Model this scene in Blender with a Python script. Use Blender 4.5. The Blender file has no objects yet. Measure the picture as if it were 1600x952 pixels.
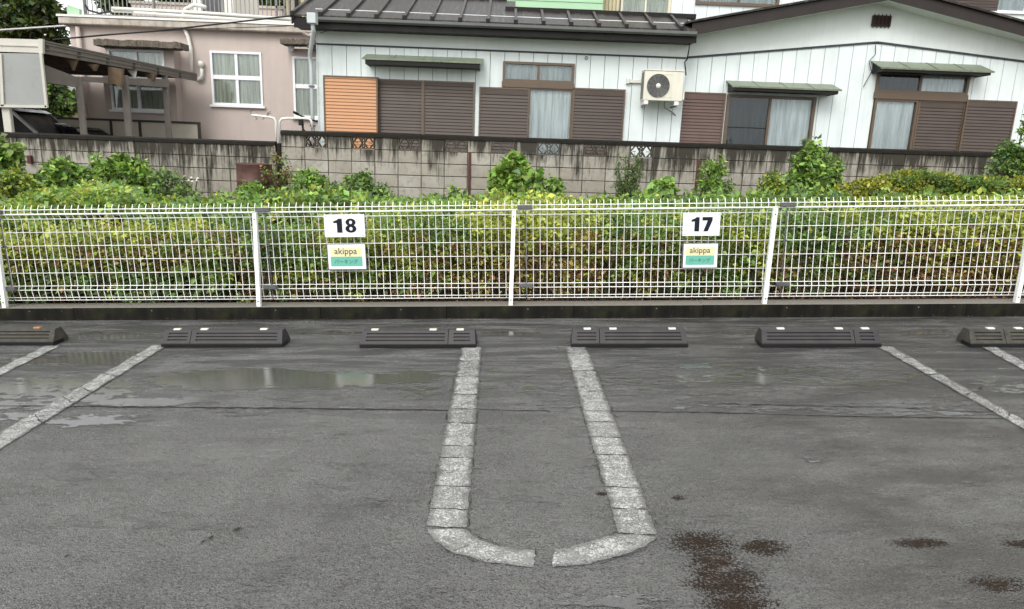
import bpy, math, random
import numpy as np
from mathutils import Vector, Matrix
random.seed(7); rng = np.random.default_rng(11)
S = bpy.context.scene; COL = S.collection
R = math.radians
# ---------------------------------------------------------------- camera
F = 1067.0
def nrm(v): v = np.array(v, float); return v/np.linalg.norm(v)
g = nrm([-170, 4724, 1067])                      # gravity in camera axes (x right, y down, z forward)
cx = np.array([1, .032, .018]); cx = nrm(cx-(cx@g)*g); cy = np.cross(cx, g)
RW = np.array([cx, cy, -g])                      # camera -> world
H = 1.30
CAM = np.array([0, 0, H])
cam = bpy.data.cameras.new('camera'); camo = bpy.data.objects.new('camera', cam); COL.objects.link(camo)
cam.sensor_width = 36; cam.lens = F/1600*36; cam.clip_end = 2000; cam.clip_start = .05
Mc = RW @ np.diag([1, -1, -1])
M4 = Matrix.Identity(4)
for i in range(3):
    for j in range(3): M4[i][j] = Mc[i, j]
    M4[i][3] = CAM[i]
camo.matrix_world = M4
S.camera = camo
# ---------------------------------------------------------------- sky, sun, exposure
SUN_EL, SUN_AZ = 42, 200                         # azimuth measured clockwise from +Y
w = bpy.data.worlds.new('World'); S.world = w; w.use_nodes = True
nt = w.node_tree; nt.nodes.clear()
sky = nt.nodes.new('ShaderNodeTexSky'); sky.sky_type = 'NISHITA'; sky.sun_disc = False
sky.sun_elevation = R(SUN_EL); sky.sun_rotation = R(SUN_AZ); sky.air_density = 1.0; sky.dust_density = 6.0; sky.ozone_density = 1
hs = nt.nodes.new('ShaderNodeHueSaturation'); hs.inputs['Saturation'].default_value = .18; hs.inputs['Value'].default_value = 1.25
cl = nt.nodes.new('ShaderNodeTexNoise'); cl.inputs['Scale'].default_value = 2.2; cl.inputs['Detail'].default_value = 4
tcw = nt.nodes.new('ShaderNodeTexCoord'); nt.links.new(tcw.outputs['Generated'], cl.inputs['Vector'])
mr = nt.nodes.new('ShaderNodeMapRange'); mr.inputs[3].default_value = .82; mr.inputs[4].default_value = 1.18
nt.links.new(cl.outputs[0], mr.inputs[0])
mx = nt.nodes.new('ShaderNodeVectorMath'); mx.operation = 'SCALE'
bg = nt.nodes.new('ShaderNodeBackground'); bg.inputs[1].default_value = .15
wo = nt.nodes.new('ShaderNodeOutputWorld')
nt.links.new(sky.outputs[0], hs.inputs['Color']); nt.links.new(hs.outputs[0], mx.inputs[0]); nt.links.new(mr.outputs[0], mx.inputs['Scale'])
ov = nt.nodes.new('ShaderNodeMixRGB'); ov.inputs[0].default_value = .7; ov.inputs[2].default_value = (7.2, 7.35, 7.4, 1); nt.links.new(mx.outputs[0], ov.inputs[1]); nt.links.new(ov.outputs[0], bg.inputs[0]); nt.links.new(bg.outputs[0], wo.inputs[0])
sl = bpy.data.lights.new('sun', 'SUN'); sl.energy = .8; sl.angle = R(25); sl.color = (1, .97, .93)
so = bpy.data.objects.new('sun', sl); COL.objects.link(so)
sd = Vector((math.sin(R(SUN_AZ))*math.cos(R(SUN_EL)), math.cos(R(SUN_AZ))*math.cos(R(SUN_EL)), math.sin(R(SUN_EL))))
so.rotation_euler = sd.to_track_quat('Z', 'Y').to_euler(); so.location = (0, -5, 20)
S.view_settings.view_transform = 'Standard'; S.view_settings.look = 'None'
S.view_settings.exposure = 0.62; S.view_settings.gamma = 1; S.view_settings.use_curve_mapping = False
S.render.engine = 'CYCLES'; S.render.resolution_x = 1024; S.render.resolution_y = 609
S.cycles.max_bounces = 8; S.cycles.transparent_max_bounces = 16
# ---------------------------------------------------------------- measuring helpers
def raw(px, py): return np.array([(px-800)/F, (py-476)/F, 1])
def W(px, py, Y):                                # a measured direction met with the vertical plane y = Y
    r = RW@raw(px, py); return CAM+r*Y/r[1]
# the parking lot is a plane tilted about 2.7 degrees: its own frame L (x along the fence, y away, z up)
nl = nrm([60, 4724, 1067]); hl = 1.29
def gr(px, py, z=0): r = raw(px, py); return r*(hl-z)/(r@nl)
dl = nrm(gr(1588, 470, .09)-gr(8, 478, .09)); yl = np.cross(dl, nl)
LR = np.array([dl, yl, -nl])
def GL(px, py, z=0): p = LR@gr(px, py, z); return np.array([p[0], p[1], z])
ML = Matrix.Identity(4)                          # L -> world
A = RW@LR.T; org = CAM+RW@(nl*hl)
for i in range(3):
    for j in range(3): ML[i][j] = A[i, j]
    ML[i][3] = org[i]
MLn = np.array(ML)
def L2W(p): return MLn[:3, :3]@np.array(p)+MLn[:3, 3]
# ---------------------------------------------------------------- materials
class N:
    def __init__(s, name):
        s.m = bpy.data.materials.new(name); s.m.use_nodes = True; s.t = s.m.node_tree; s.t.nodes.clear()
        s.out = s.t.nodes.new('ShaderNodeOutputMaterial')
        s.tc = s.t.nodes.new('ShaderNodeTexCoord')
    def n(s, ty, **k):
        x = s.t.nodes.new('ShaderNode'+ty)
        for a, b in k.items(): setattr(x, a, b)
        return x
    def l(s, a, b): s.t.links.new(a, b)
    def put(s, inp, v):
        if hasattr(v, 'is_output') or hasattr(v, 'links'): s.l(v, inp)
        else: inp.default_value = v
    def math(s, op, a, b=0.0, c=0.0, clamp=False):
        x = s.n('Math', operation=op); x.use_clamp = clamp
        s.put(x.inputs[0], a); s.put(x.inputs[1], b)
        if op in ('MULTIPLY_ADD',): s.put(x.inputs[2], c)
        return x.outputs[0]
    def noise(s, scale, detail=3, rough=.55, vec=None, st=(1, 1, 1), dist=0):
        mp = s.n('Mapping'); mp.inputs['Scale'].default_value = st
        s.l(vec or s.tc.outputs['Object'], mp.inputs[0])
        x = s.n('TexNoise'); x.inputs['Scale'].default_value = scale; x.inputs['Detail'].default_value = detail
        x.inputs['Roughness'].default_value = rough; x.inputs['Distortion'].default_value = dist
        s.l(mp.outputs[0], x.inputs[0]); return x.outputs[0]
    def rng(s, v, a, b, c=0., d=1.):
        x = s.n('MapRange'); s.put(x.inputs[0], v); x.inputs[1].default_value = a; x.inputs[2].default_value = b
        x.inputs[3].default_value = c; x.inputs[4].default_value = d; return x.outputs[0]
    def mix(s, f, a, b, bt='MIX'):
        x = s.n('MixRGB', blend_type=bt); s.put(x.inputs[0], f)
        for i, v in ((1, a), (2, b)):
            if isinstance(v, (tuple, list)): x.inputs[i].default_value = (*v[:3], 1)
            else: s.l(v, x.inputs[i])
        return x.outputs[0]
    def bsdf(s, col, rough=.6, metal=0, bump=None, bd=.002, spec=.5, **k):
        b = s.n('BsdfPrincipled')
        if isinstance(col, (tuple, list)): b.inputs['Base Color'].default_value = (*col[:3], 1)
        else: s.l(col, b.inputs['Base Color'])
        s.put(b.inputs['Roughness'], rough); b.inputs['Metallic'].default_value = metal
        s.put(b.inputs['Specular IOR Level'], spec)
        for a, v in k.items(): s.put(b.inputs[a.replace('_', ' ')], v)
        if bump is not None:
            u = s.n('Bump'); u.inputs['Distance'].default_value = bd; s.l(bump, u.inputs['Height']); s.l(u.outputs[0], b.inputs['Normal'])
        return b.outputs[0]
    def end(s, sh): s.l(sh, s.out.inputs[0]); return s.m
def world_pos(n): return n.n('NewGeometry').outputs['Position']
def plain(name, c, rough=.5, var=.15, sc=4, metal=0, bump=0, bsc=60, st=(1, 1, 1), streak=0, dirt=(.08, .07, .05)):
    n = N(name); p = world_pos(n)
    v = n.noise(sc, 4, .6, p, st)
    col = n.mix(n.rng(v, .3, .7), tuple(x*(1-var) for x in c), tuple(min(1, x*(1+var)) for x in c))
    oi = n.n('ObjectInfo')
    col = n.mix(n.rng(oi.outputs['Random'], 0, 1, 0, .12), col, tuple(x*.6 for x in c))
    if streak:
        sv = n.noise(1, 4, .6, p, (9, 9, .8))
        col = n.mix(n.rng(sv, .5, .8, 0, streak), col, dirt)
    b = n.noise(bsc, 3, .6, p) if bump else None
    return n.end(n.bsdf(col, n.rng(v, .3, .7, max(.05, rough-.1), min(1, rough+.1)), metal, b, bump or .001, spec=.5 if (rough < .42 or metal) and max(c) > .05 else .2))
M = {}
M['wall_white'] = plain('white_siding', (.70, .76, .755), .5, .05, 2, streak=.14, bump=.0006, bsc=220)
M['band_white'] = plain('white_render', (.72, .77, .75), .8, .06, 1.5, streak=.12, bump=.001, bsc=150, dirt=(.25, .3, .22))
M['trim_dark'] = plain('dark_trim', (.045, .05, .055), .5)
M['black_wood'] = plain('black_board', (.012, .011, .010), .5)
M['brown_alu'] = plain('brown_aluminium', (.11, .075, .047), .4, .1)
M['shutter'] = plain('brown_shutter', (.085, .066, .057), .45, .12, 3, streak=.2)
M['shutter_red'] = plain('red_brown_shutter', (.13, .085, .074), .45, .12, 3, streak=.15)
M['shutter_orange'] = plain('orange_shutter', (.50, .26, .135), .5, .06, 3, streak=.2, dirt=(.4, .2, .1))
M['awning'] = plain('green_awning', (.15, .18, .115), .35, .3, 8, streak=.6)
M['gutter'] = plain('grey_gutter', (.13, .135, .13), .35, .1)
M['pipe_blue'] = plain('pale_downpipe', (.50, .54, .55), .4, .06)
M['fascia_brown'] = plain('brown_fascia', (.032, .026, .024), .4, .15, 4, streak=.1)
M['pink'] = plain('pink_render', (.50, .43, .39), .85, .07, 1.2, bump=.002, bsc=90, streak=.16, dirt=(.28, .22, .2))
M['pink_cap'] = plain('stained_concrete_cap', (.42, .38, .33), .8, .25, 5, streak=.6, dirt=(.1, .08, .05))
M['canopy'] = plain('mossy_canopy', (.14, .12, .095), .9, .45, 12, bump=.006, bsc=40, streak=.5, dirt=(.03, .03, .02))
M['white_frame'] = plain('white_window_frame', (.78, .79, .80), .35, .03)
M['white_plastic'] = plain('white_plastic', (.70, .69, .64), .4, .05)
M['cream'] = plain('cream_metal', (.66, .64, .54), .4, .05, streak=.15)
M['carport'] = plain('taupe_carport_metal', (.19, .17, .15), .45, .12, 5, streak=.2)
M['carport_light'] = plain('cream_carport_metal', (.50, .48, .42), .4, .06)
M['under'] = plain('dark_underside', (.07, .06, .052), .7, .3, 5)
M['torn'] = plain('torn_brown_board', (.12, .085, .055), .8, .25, 8)
M['panel_grey'] = plain('frosted_panel', (.27, .28, .27), .3, .08, 2)
M['panel_beige'] = plain('beige_panel', (.50, .46, .38), .5, .06)
M['dark_metal'] = plain('dark_metal', (.05, .045, .04), .4)
M['black'] = plain('black_plastic', (.012, .012, .013), .35)
M['rail'] = plain('grey_rail', (.22, .22, .21), .4)
M['green_siding'] = plain('green_siding', (.36, .55, .36), .5, .05, 2)
M['cream_siding'] = plain('cream_corrugated', (.60, .53, .36), .5, .08, 3)
M['fence_white'] = plain('white_coated_wire', (.86, .87, .83), .3, .05, streak=.14, dirt=(.35, .33, .28))
M['galv'] = plain('grey_galvanised', (.11, .11, .115), .35, .2, 20, metal=.3)
M['rubber'] = plain('grey_rubber', (.040, .038, .039), .45, .2, 12, bump=.001, bsc=260, streak=.25, dirt=(.12, .1, .08))
M['rubber_old'] = plain('mossy_old_rubber', (.055, .052, .042), .6, .4, 22, bump=.002, bsc=200)
M['reflector'] = plain('cream_reflector', (.66, .65, .56), .25, .03)
M['reflector_orange'] = plain('orange_reflector', (.42, .18, .07), .3, .05)
M['sign_white'] = plain('white_sign_plate', (.80, .81, .84), .35, .02)
M['sign_black'] = plain('black_print', (.01, .012, .02), .4, .02)
M['sign_cream'] = plain('cream_print', (.74, .68, .40), .4, .02)
M['sign_teal'] = plain('teal_print', (.13, .43, .33), .4, .02)
M['sign_ink'] = plain('grey_print', (.05, .05, .04), .4, .02)
M['sign_inkteal'] = plain('dark_teal_print', (.03, .14, .12), .4, .02)
M['rust'] = plain('rusty_red_brown', (.085, .035, .03), .7, .3, 8)
M['vent_brown'] = plain('dark_brown_vent', (.045, .025, .018), .6, .3, 12)
M['drum'] = plain('maroon_drum_paint', (.095, .05, .045), .45, .3, 7, streak=.5, dirt=(.2, .08, .05))
M['car_black'] = plain('dark_car_paint', (.03, .03, .035), .2, .05)
M['car_silver'] = plain('silver_car_trim', (.45, .46, .47), .25, .05, metal=.5)
M['cable'] = plain('black_cable', (.02, .02, .022), .5)
M['cable_white'] = plain('grey_cable', (.5, .5, .5), .5)
M['bark'] = plain('dark_bark', (.05, .038, .026), .9, .3, 20, bump=.004, bsc=50)
M['stem'] = plain('green_brown_stem', (.07, .06, .03), .7, .3, 10)
M['deadleaf'] = plain('dead_leaf', (.03, .02, .014), .6, .2, 20)
M['room'] = plain('dim_room', (.03, .03, .03), .9, .1)
M['screen_wall'] = plain('grey_door', (.09, .09, .1), .5)
def mk_curtain(name, c):
    n = N(name); p = world_pos(n); v = n.noise(1, 3, .6, p, (16, 16, 1.0)); a = n.mix(n.rng(v, .36, .62), tuple(x*.60 for x in c), c)  # upright darker bands in the colour stand in for shading of the folds
    d = n.n('BsdfDiffuse'); n.l(a, d.inputs[0]); return n.end(d.outputs[0])
M['curtain'] = mk_curtain('white_curtain', (.82, .83, .81)); M['curtain_cream'] = mk_curtain('cream_curtain', (.70, .68, .55)); M['curtain_grey'] = mk_curtain('grey_curtain', (.52, .54, .53))
def mk_glass(name, refl=.05, tint=(.9, .93, .93)):
    n = N(name); t = n.n('BsdfTransparent'); t.inputs[0].default_value = (*tint, 1)
    gl = n.n('BsdfGlossy'); gl.inputs['Roughness'].default_value = .04; gl.inputs[0].default_value = (.9, .95, 1, 1)
    fr = n.n('Fresnel'); fr.inputs[0].default_value = 1.5
    f = n.math('ADD', fr.outputs[0], refl-.04, clamp=True)
    m = n.n('MixShader'); n.l(f, m.inputs[0]); n.l(t.outputs[0], m.inputs[1]); n.l(gl.outputs[0], m.inputs[2]); return n.end(m.outputs[0])
M['glass'] = mk_glass('window_glass'); M['glass_dark'] = mk_glass('screened_glass', .05, (.52, .54, .54)); M['car_glass'] = plain('car_glass', (.006, .007, .008), .45, .02)
n = N('translucent_roof_sheet'); a_ = n.n('BsdfTranslucent'); a_.inputs[0].default_value = (.30, .27, .23, 1); b_ = n.n('BsdfDiffuse'); b_.inputs[0].default_value = (.10, .085, .07, 1); mm = n.n('MixShader'); mm.inputs[0].default_value = .3; n.l(a_.outputs[0], mm.inputs[1]); n.l(b_.outputs[0], mm.inputs[2]); M['sheet'] = n.end(mm.outputs[0])
M['groove'] = plain('grey_groove', (.22, .24, .24), .8)
# roof sheets: wet dark brown metal with pale runs
n = N('wet_brown_roof'); p = world_pos(n); v = n.noise(1, 4, .7, p, (14, 1.2, 1.2)); v2 = n.noise(2.5, 3, .6, p)
c = n.mix(n.rng(v, .48, .75), (.016, .013, .011), (.10, .09, .075)); c = n.mix(n.rng(v2, .5, .8, 0, .6), c, (.035, .024, .016))
M['roof'] = n.end(n.bsdf(c, n.rng(v, .3, .7, .30, .55), 0, v2, .004, spec=.28))
# concrete blocks: grey-beige with black drips running down from the top
def block_mat():
    n = N('weathered_concrete_block'); p = world_pos(n)
    sx = n.n('SeparateXYZ'); n.l(p, sx.inputs[0]); oi = n.n('ObjectInfo').outputs['Random']
    base = n.mix(n.noise(3, 4, .6, p), (.22, .205, .175), (.50, .475, .42))
    base = n.mix(n.rng(oi, 0, 1, 0, .6), base, (.26, .235, .19))
    base = n.mix(n.rng(n.noise(14, 5, .7, p), .5, .7, 0, .5), base, (.15, .13, .10))
    drip = n.noise(1, 5, .65, p, (8, 8, .7)); fine = n.noise(1, 4, .7, p, (26, 26, 2.2))
    hgt = n.rng(sx.outputs[2], .35, 1.5, 0, 1)                 # rain dirt gathers under the coping
    k = n.math('ADD', n.math('MULTIPLY', n.math('POWER', hgt, 1.6), .75), n.rng(drip, .3, .7, 0, .55)); k = n.math('ADD', k, n.rng(fine, .3, .7, 0, .38)); k = n.math('ADD', k, n.rng(n.noise(1.1, 3, .6, p), .3, .7, -.18, .18))
    left = n.rng(sx.outputs[0], -4.2, -3.6, .20, 0); k = n.math('ADD', k, left)
    f = n.rng(k, .78, 1.10, 0, .92)
    col = n.mix(f, base, (.022, .019, .014))
    # dark line collecting in the joints
    b = n.noise(120, 4, .7, p)
    return n.end(n.bsdf(col, .85, 0, b, .003, spec=.2))
M['block'] = block_mat()
M['cap'] = plain('black_stained_coping', (.016, .014, .011), .8, .5, 14, bump=.004, bsc=60)
M['openwork'] = plain('stained_openwork_block', (.085, .075, .06), .85, .45, 9)
M['mortar'] = plain('dark_mortar', (.03, .026, .02), .9, .3, 10)
M['kerbside'] = None
n = N('wet_mossy_kerb'); p = world_pos(n); sx = n.n('SeparateXYZ'); n.l(n.tc.outputs['Object'], sx.inputs[0])
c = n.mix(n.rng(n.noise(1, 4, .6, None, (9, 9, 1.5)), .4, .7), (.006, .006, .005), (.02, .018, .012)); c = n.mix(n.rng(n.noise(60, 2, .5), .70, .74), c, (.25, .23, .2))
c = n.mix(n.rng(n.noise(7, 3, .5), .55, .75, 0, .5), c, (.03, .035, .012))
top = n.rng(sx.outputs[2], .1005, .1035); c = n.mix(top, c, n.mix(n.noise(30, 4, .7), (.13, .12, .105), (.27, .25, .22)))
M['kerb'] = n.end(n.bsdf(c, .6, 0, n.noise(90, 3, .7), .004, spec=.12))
n = N('soil_and_litter'); p = world_pos(n)
c = n.mix(n.rng(n.noise(9, 5, .7, p), .35, .65), (.035, .018, .012), (.12, .05, .035)); c = n.mix(n.rng(n.noise(45, 3, .6, p), .55, .65), c, (.16, .12, .07))
M['soil'] = n.end(n.bsdf(c, .9, 0, n.noise(30, 4, .7, p), .02))
# leaves: colour carried by each leaf
def leaf_mat():
    n = N('leaf'); a = n.n('Attribute', attribute_name='leafcol')
    c = n.mix(n.noise(60, 2, .5), a.outputs[0], n.mix(.35, a.outputs[0], (0, 0, 0)))
    b = n.bsdf(c, .38, 0, None, spec=.45); t = n.n('BsdfTranslucent'); n.l(n.mix(.4, c, (.25, .32, .02), 'ADD'), t.inputs[0])
    m = n.n('MixShader'); m.inputs[0].default_value = .26; n.l(b, m.inputs[1]); n.l(t.outputs[0], m.inputs[2]); return n.end(m.outputs[0])
M['leaf'] = leaf_mat()
# ---- wet asphalt with puddles, worn paint
def ell(n, sx, px, py, rx, ry):                 # soft elliptical mask centred on a measured point of the lot
    c = GL(px, py)
    a = n.math('DIVIDE', n.math('SUBTRACT', sx.outputs[0], float(c[0])), rx); b = n.math('DIVIDE', n.math('SUBTRACT', sx.outputs[1], float(c[1])), ry)
    d = n.math('ADD', n.math('MULTIPLY', a, a), n.math('MULTIPLY', b, b)); return n.math('SUBTRACT', 1, d, clamp=True)
PUDDLES = [(370, 592, .70, .26, 1.25), (480, 594, .66, .23, 1.2), (610, 590, .6, .18, .85), (70, 612, .85, .36, .80), (130, 560, .8, .22, .95), (150, 655, .5, .12, .8), (230, 628, .5, .10, .75), (20, 650, .4, .10, .8), (420, 640, .9, .10, .40), (30, 632, .35, .1, .7), (170, 525, .6, .16, .85), (790, 521, .35, .10, .8), (520, 520, .5, .1, .7),
           (780, 582, .35, .1, .42), (1090, 632, .45, .1, .5), (1300, 590, 1.1, .35, .55), (1380, 640, 1.1, .12, .66), (1080, 575, .8, .2, .52), (1450, 520, .5, .15, .75), (900, 600, 2.6, .45, .40), (1150, 520, .5, .1, .75), (650, 525, .6, .12, .75), (1560, 600, .4, .2, .55), (970, 942, .2, .06, .7), (1140, 905, .12, .18, .5), (1560, 912, .14, .05, .4)]
STAINS = [(1095, 848, .085, .05), (1118, 878, .06, .08), (1135, 912, .085, .10), (1195, 856, .06, .035), (1158, 945, .08, .07), (1448, 848, .06, .018), (1560, 913, .07, .03), (940, 772, .018, .012), (1060, 778, .022, .015), (1600, 850, .05, .02), (1430, 850, .06, .02)]
def asphalt(n):
    sx = n.n('SeparateXYZ'); n.l(n.tc.outputs['Object'], sx.inputs[0])
    wob = n.noise(2.0, 5, .65, None, (1, 2.6, 1)); wob2 = n.noise(9, 4, .65, None, (1, 2.2, 1))
    pm = None
    for px, py, rx, ry, s_ in PUDDLES:
        e = n.math('MULTIPLY', ell(n, sx, px, py, rx, ry), s_); pm = e if pm is None else n.math('MAXIMUM', pm, e)
    k = n.math('ADD', pm, n.math('MULTIPLY', n.math('SUBTRACT', wob, .5), 1.8)); k = n.math('ADD', k, n.math('MULTIPLY', n.math('SUBTRACT', wob2, .5), 1.9))
    puddle = n.rng(k, .42, .58); damp = n.rng(k, .05, .6)
    sm = None
    for px, py, rx, ry in STAINS:
        e = ell(n, sx, px, py, rx*2.1, ry*2.1); sm = e if sm is None else n.math('MAXIMUM', sm, e)
    g1 = n.noise(150, 4, .75); g2 = n.noise(55, 4, .7)
    warp = n.math('MULTIPLY', n.math('SUBTRACT', n.noise(13, 4, .7, None, (1, 1.6, 1)), .5), 2.6)
    smw = n.math('ADD', n.math('MULTIPLY', sm, 1.25), n.math('MULTIPLY', warp, .55))
    stain = n.rng(n.math('ADD', smw, n.math('MULTIPLY', n.math('SUBTRACT', n.noise(110, 4, .8), .5), 4.2)), .85, 1.05)
    stain = n.math('MULTIPLY', stain, n.rng(sm, .0, .3))
    big = n.noise(.9, 4, .6); med = n.noise(5, 4, .6)
    col = n.mix(n.rng(big, .38, .62), (.150, .147, .141), (.262, .257, .247))
    col = n.mix(n.rng(med, .4, .7, 0, .5), col, (.078, .076, .071))
    vor = n.n('TexVoronoi'); vor.inputs['Scale'].default_value = 190; n.l(n.tc.outputs['Object'], vor.inputs[0])
    spk = n.n('SeparateColor'); n.l(vor.outputs['Color'], spk.inputs[0])
    col = n.mix(n.rng(spk.outputs[0], .0, 1, -.5, 1), col, (.24, .24, .23))
    col = n.mix(n.math('MULTIPLY', n.rng(spk.outputs[1], .93, .94), n.rng(vor.outputs['Distance'], .3, .1)), col, (.72, .72, .69))  # pale aggregate specks; the near-white colour also stands in for wet glints
    col = n.mix(n.math('MULTIPLY', n.rng(n.math('ADD', n.math('MULTIPLY', g1, .7), n.math('MULTIPLY', g2, .3)), .50, .57), .90), col, (.014, .013, .012))
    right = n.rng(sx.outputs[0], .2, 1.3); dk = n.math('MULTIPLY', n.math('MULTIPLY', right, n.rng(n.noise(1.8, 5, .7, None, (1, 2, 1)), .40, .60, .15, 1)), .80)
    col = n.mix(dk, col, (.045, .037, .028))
    rear = n.rng(n.math('ADD', sx.outputs[1], n.math('MULTIPLY', n.noise(1.2, 4, .6), 1.6)), 3.4, 4.6)
    streak = n.noise(2.2, 5, .6, None, (.7, 4.5, 1)); wet2 = n.math('MULTIPLY', rear, n.rng(streak, .42, .56, .10, 1.0)); damp = n.math('MAXIMUM', damp, n.math('MULTIPLY', wet2, .95))
    damp = n.math('MAXIMUM', damp, stain)
    col = n.mix(n.math('MULTIPLY', damp, .80), col, (.024, .023, .021))
    col = n.mix(n.math('MULTIPLY', stain, .92), col, (.026, .013, .006))
    rough = n.math('ADD', n.rng(n.noise(1.6, 4, .6, None, (1, 2, 1)), .35, .65, .13, .30), n.math('MULTIPLY', g2, .08))
    rough = n.math('MULTIPLY', rough, n.math('SUBTRACT', 1, n.math('MULTIPLY', damp, .55)))
    rough = n.math('MAXIMUM', n.math('MULTIPLY', rough, n.math('SUBTRACT', 1, n.math('MULTIPLY', puddle, .93))), .05)
    bh = n.math('ADD', n.math('MULTIPLY', g1, 1.0), n.math('MULTIPLY', g2, 1.1)); bh = n.math('ADD', bh, n.math('MULTIPLY', vor.outputs['Distance'], -.5))
    bh = n.math('MULTIPLY', bh, n.math('SUBTRACT', 1, n.math('MULTIPLY', puddle, .975)))
    bh = n.math('MULTIPLY', bh, n.math('SUBTRACT', 1, n.math('MULTIPLY', damp, .62)))
    spec = n.math('SUBTRACT', 1, n.math('MULTIPLY', stain, .85)); return col, rough, bh, puddle, spec
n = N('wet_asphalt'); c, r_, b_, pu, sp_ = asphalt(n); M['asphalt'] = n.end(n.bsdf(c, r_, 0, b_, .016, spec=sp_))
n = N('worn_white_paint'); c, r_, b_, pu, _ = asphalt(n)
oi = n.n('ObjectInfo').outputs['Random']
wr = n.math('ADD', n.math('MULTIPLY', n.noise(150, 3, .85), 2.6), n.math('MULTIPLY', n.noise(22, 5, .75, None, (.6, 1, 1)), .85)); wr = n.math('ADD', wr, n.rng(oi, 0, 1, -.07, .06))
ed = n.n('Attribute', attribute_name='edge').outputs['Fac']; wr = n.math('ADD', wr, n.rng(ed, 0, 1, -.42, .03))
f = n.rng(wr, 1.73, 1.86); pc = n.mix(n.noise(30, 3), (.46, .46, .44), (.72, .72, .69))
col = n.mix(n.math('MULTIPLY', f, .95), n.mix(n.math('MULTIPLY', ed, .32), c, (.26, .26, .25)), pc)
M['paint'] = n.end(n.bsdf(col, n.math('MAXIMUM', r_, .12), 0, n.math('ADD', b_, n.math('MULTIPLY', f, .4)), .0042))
M['crack'] = plain('black_crack', (.012, .011, .010), .6, .3, 30)
# ---------------------------------------------------------------- mesh helpers
class MB:
    def __init__(s): s.v = []; s.f = []
    def add(s, vs, fs): o = len(s.v); s.v += [tuple(map(float, x)) for x in vs]; s.f += [tuple(i+o for i in f) for f in fs]; return s
    def box(s, x0, x1, y0, y1, z0, z1):
        if x0 > x1: x0, x1 = x1, x0
        if y0 > y1: y0, y1 = y1, y0
        if z0 > z1: z0, z1 = z1, z0
        return s.add([(x0, y0, z0), (x1, y0, z0), (x1, y1, z0), (x0, y1, z0), (x0, y0, z1), (x1, y0, z1), (x1, y1, z1), (x0, y1, z1)],
                     [(0, 3, 2, 1), (4, 5, 6, 7), (0, 1, 5, 4), (1, 2, 6, 5), (2, 3, 7, 6), (3, 0, 4, 7)])
    def cbox(s, x0, x1, y0, y1, z0, z1, c=.006):       # box whose front (-y) edges are chamfered
        return s.add([(x0, y1, z0), (x1, y1, z0), (x1, y1, z1), (x0, y1, z1), (x0, y0+c, z0), (x1, y0+c, z0), (x1, y0+c, z1), (x0, y0+c, z1),
                      (x0+c, y0, z0+c), (x1-c, y0, z0+c), (x1-c, y0, z1-c), (x0+c, y0, z1-c)],
                     [(0, 3, 2, 1), (0, 1, 5, 4), (1, 2, 6, 5), (2, 3, 7, 6), (3, 0, 4, 7), (4, 5, 9, 8), (5, 6, 10, 9), (6, 7, 11, 10), (7, 4, 8, 11), (8, 9, 10, 11)])
    def prism(s, poly, d):                             # poly: list of 3d points, extruded by vector d
        k = len(poly); P = [np.array(p, float) for p in poly]; d = np.array(d, float)
        return s.add(P+[p+d for p in P], [tuple(range(k)), tuple(range(2*k-1, k-1, -1))]+[(i, i+k, (i+1) % k+k, (i+1) % k) for i in range(k)])
    def tube(s, pts, r, n=6, cap=True):
        P = [np.array(p, float) for p in pts]; k = len(P); rr = r if isinstance(r, (list, tuple)) else [r]*k; vs = []
        up = None
        for i, p in enumerate(P):
            t = P[min(i+1, k-1)]-P[max(i-1, 0)]; t = t/(np.linalg.norm(t)+1e-12)
            if up is None or abs(up@t) > .95: up = np.array([0, 0, 1.]) if abs(t[2]) < .9 else np.array([1., 0, 0])
            u = np.cross(t, up); u /= np.linalg.norm(u)+1e-12; q = np.cross(u, t); up = q
            for j in range(n):
                a = 2*math.pi*j/n+math.pi/4; vs.append(p+rr[i]*(math.cos(a)*u+math.sin(a)*q))
        fs = [(i*n+j, i*n+(j+1) % n, (i+1)*n+(j+1) % n, (i+1)*n+j) for i in range(k-1) for j in range(n)]
        if cap: fs += [tuple(range(n-1, -1, -1)), tuple(range((k-1)*n, k*n))]
        return s.add(vs, fs)
    def lathe(s, prof, c=(0, 0, 0), n=24, ax='z'):     # prof: (radius, height)
        vs = []
        for r, h_ in prof:
            for j in range(n):
                a = 2*math.pi*j/n; p = (r*math.cos(a), r*math.sin(a), h_)
                if ax == 'y': p = (p[0], p[2], p[1])
                if ax == 'x': p = (p[2], p[0], p[1])
                vs.append(np.array(p)+c)
        k = len(prof); return s.add(vs, [(i*n+j, i*n+(j+1) % n, (i+1)*n+(j+1) % n, (i+1)*n+j) for i in range(k-1) for j in range(n)])
    def mesh(s, name='m', smooth=False):
        me = bpy.data.meshes.new(name); me.from_pydata(s.v, [], s.f); me.update()
        if smooth: me.polygons.foreach_set('use_smooth', [True]*len(me.polygons))
        return me
def tag(o, label=None, cat=None, group=None, kind=None):
    if label: o['label'] = label
    if cat: o['category'] = cat
    if group: o['group'] = group
    if kind: o['kind'] = kind
    return o
def part(name, mb, mat, parent=None, loc=None, smooth=False, label=None, mw=None):
    me = mb.mesh(name, smooth) if isinstance(mb, MB) else mb
    if mat is not None and not me.materials: me.materials.append(M[mat])
    o = bpy.data.objects.new(name, me); COL.objects.link(o)
    if parent is not None: o.parent = parent
    if loc is not None: o.location = loc
    if mw is not None: o.matrix_local = mw
    if label: o['label'] = label
    return o
def thing(name, label, cat, loc=(0, 0, 0), group=None, mw=None):
    o = bpy.data.objects.new(name, None); COL.objects.link(o); o.empty_display_size = .2
    if mw is not None: o.matrix_world = mw
    else: o.location = loc
    return tag(o, label, cat, group)
def bx(*a): return MB().box(*a)
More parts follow.
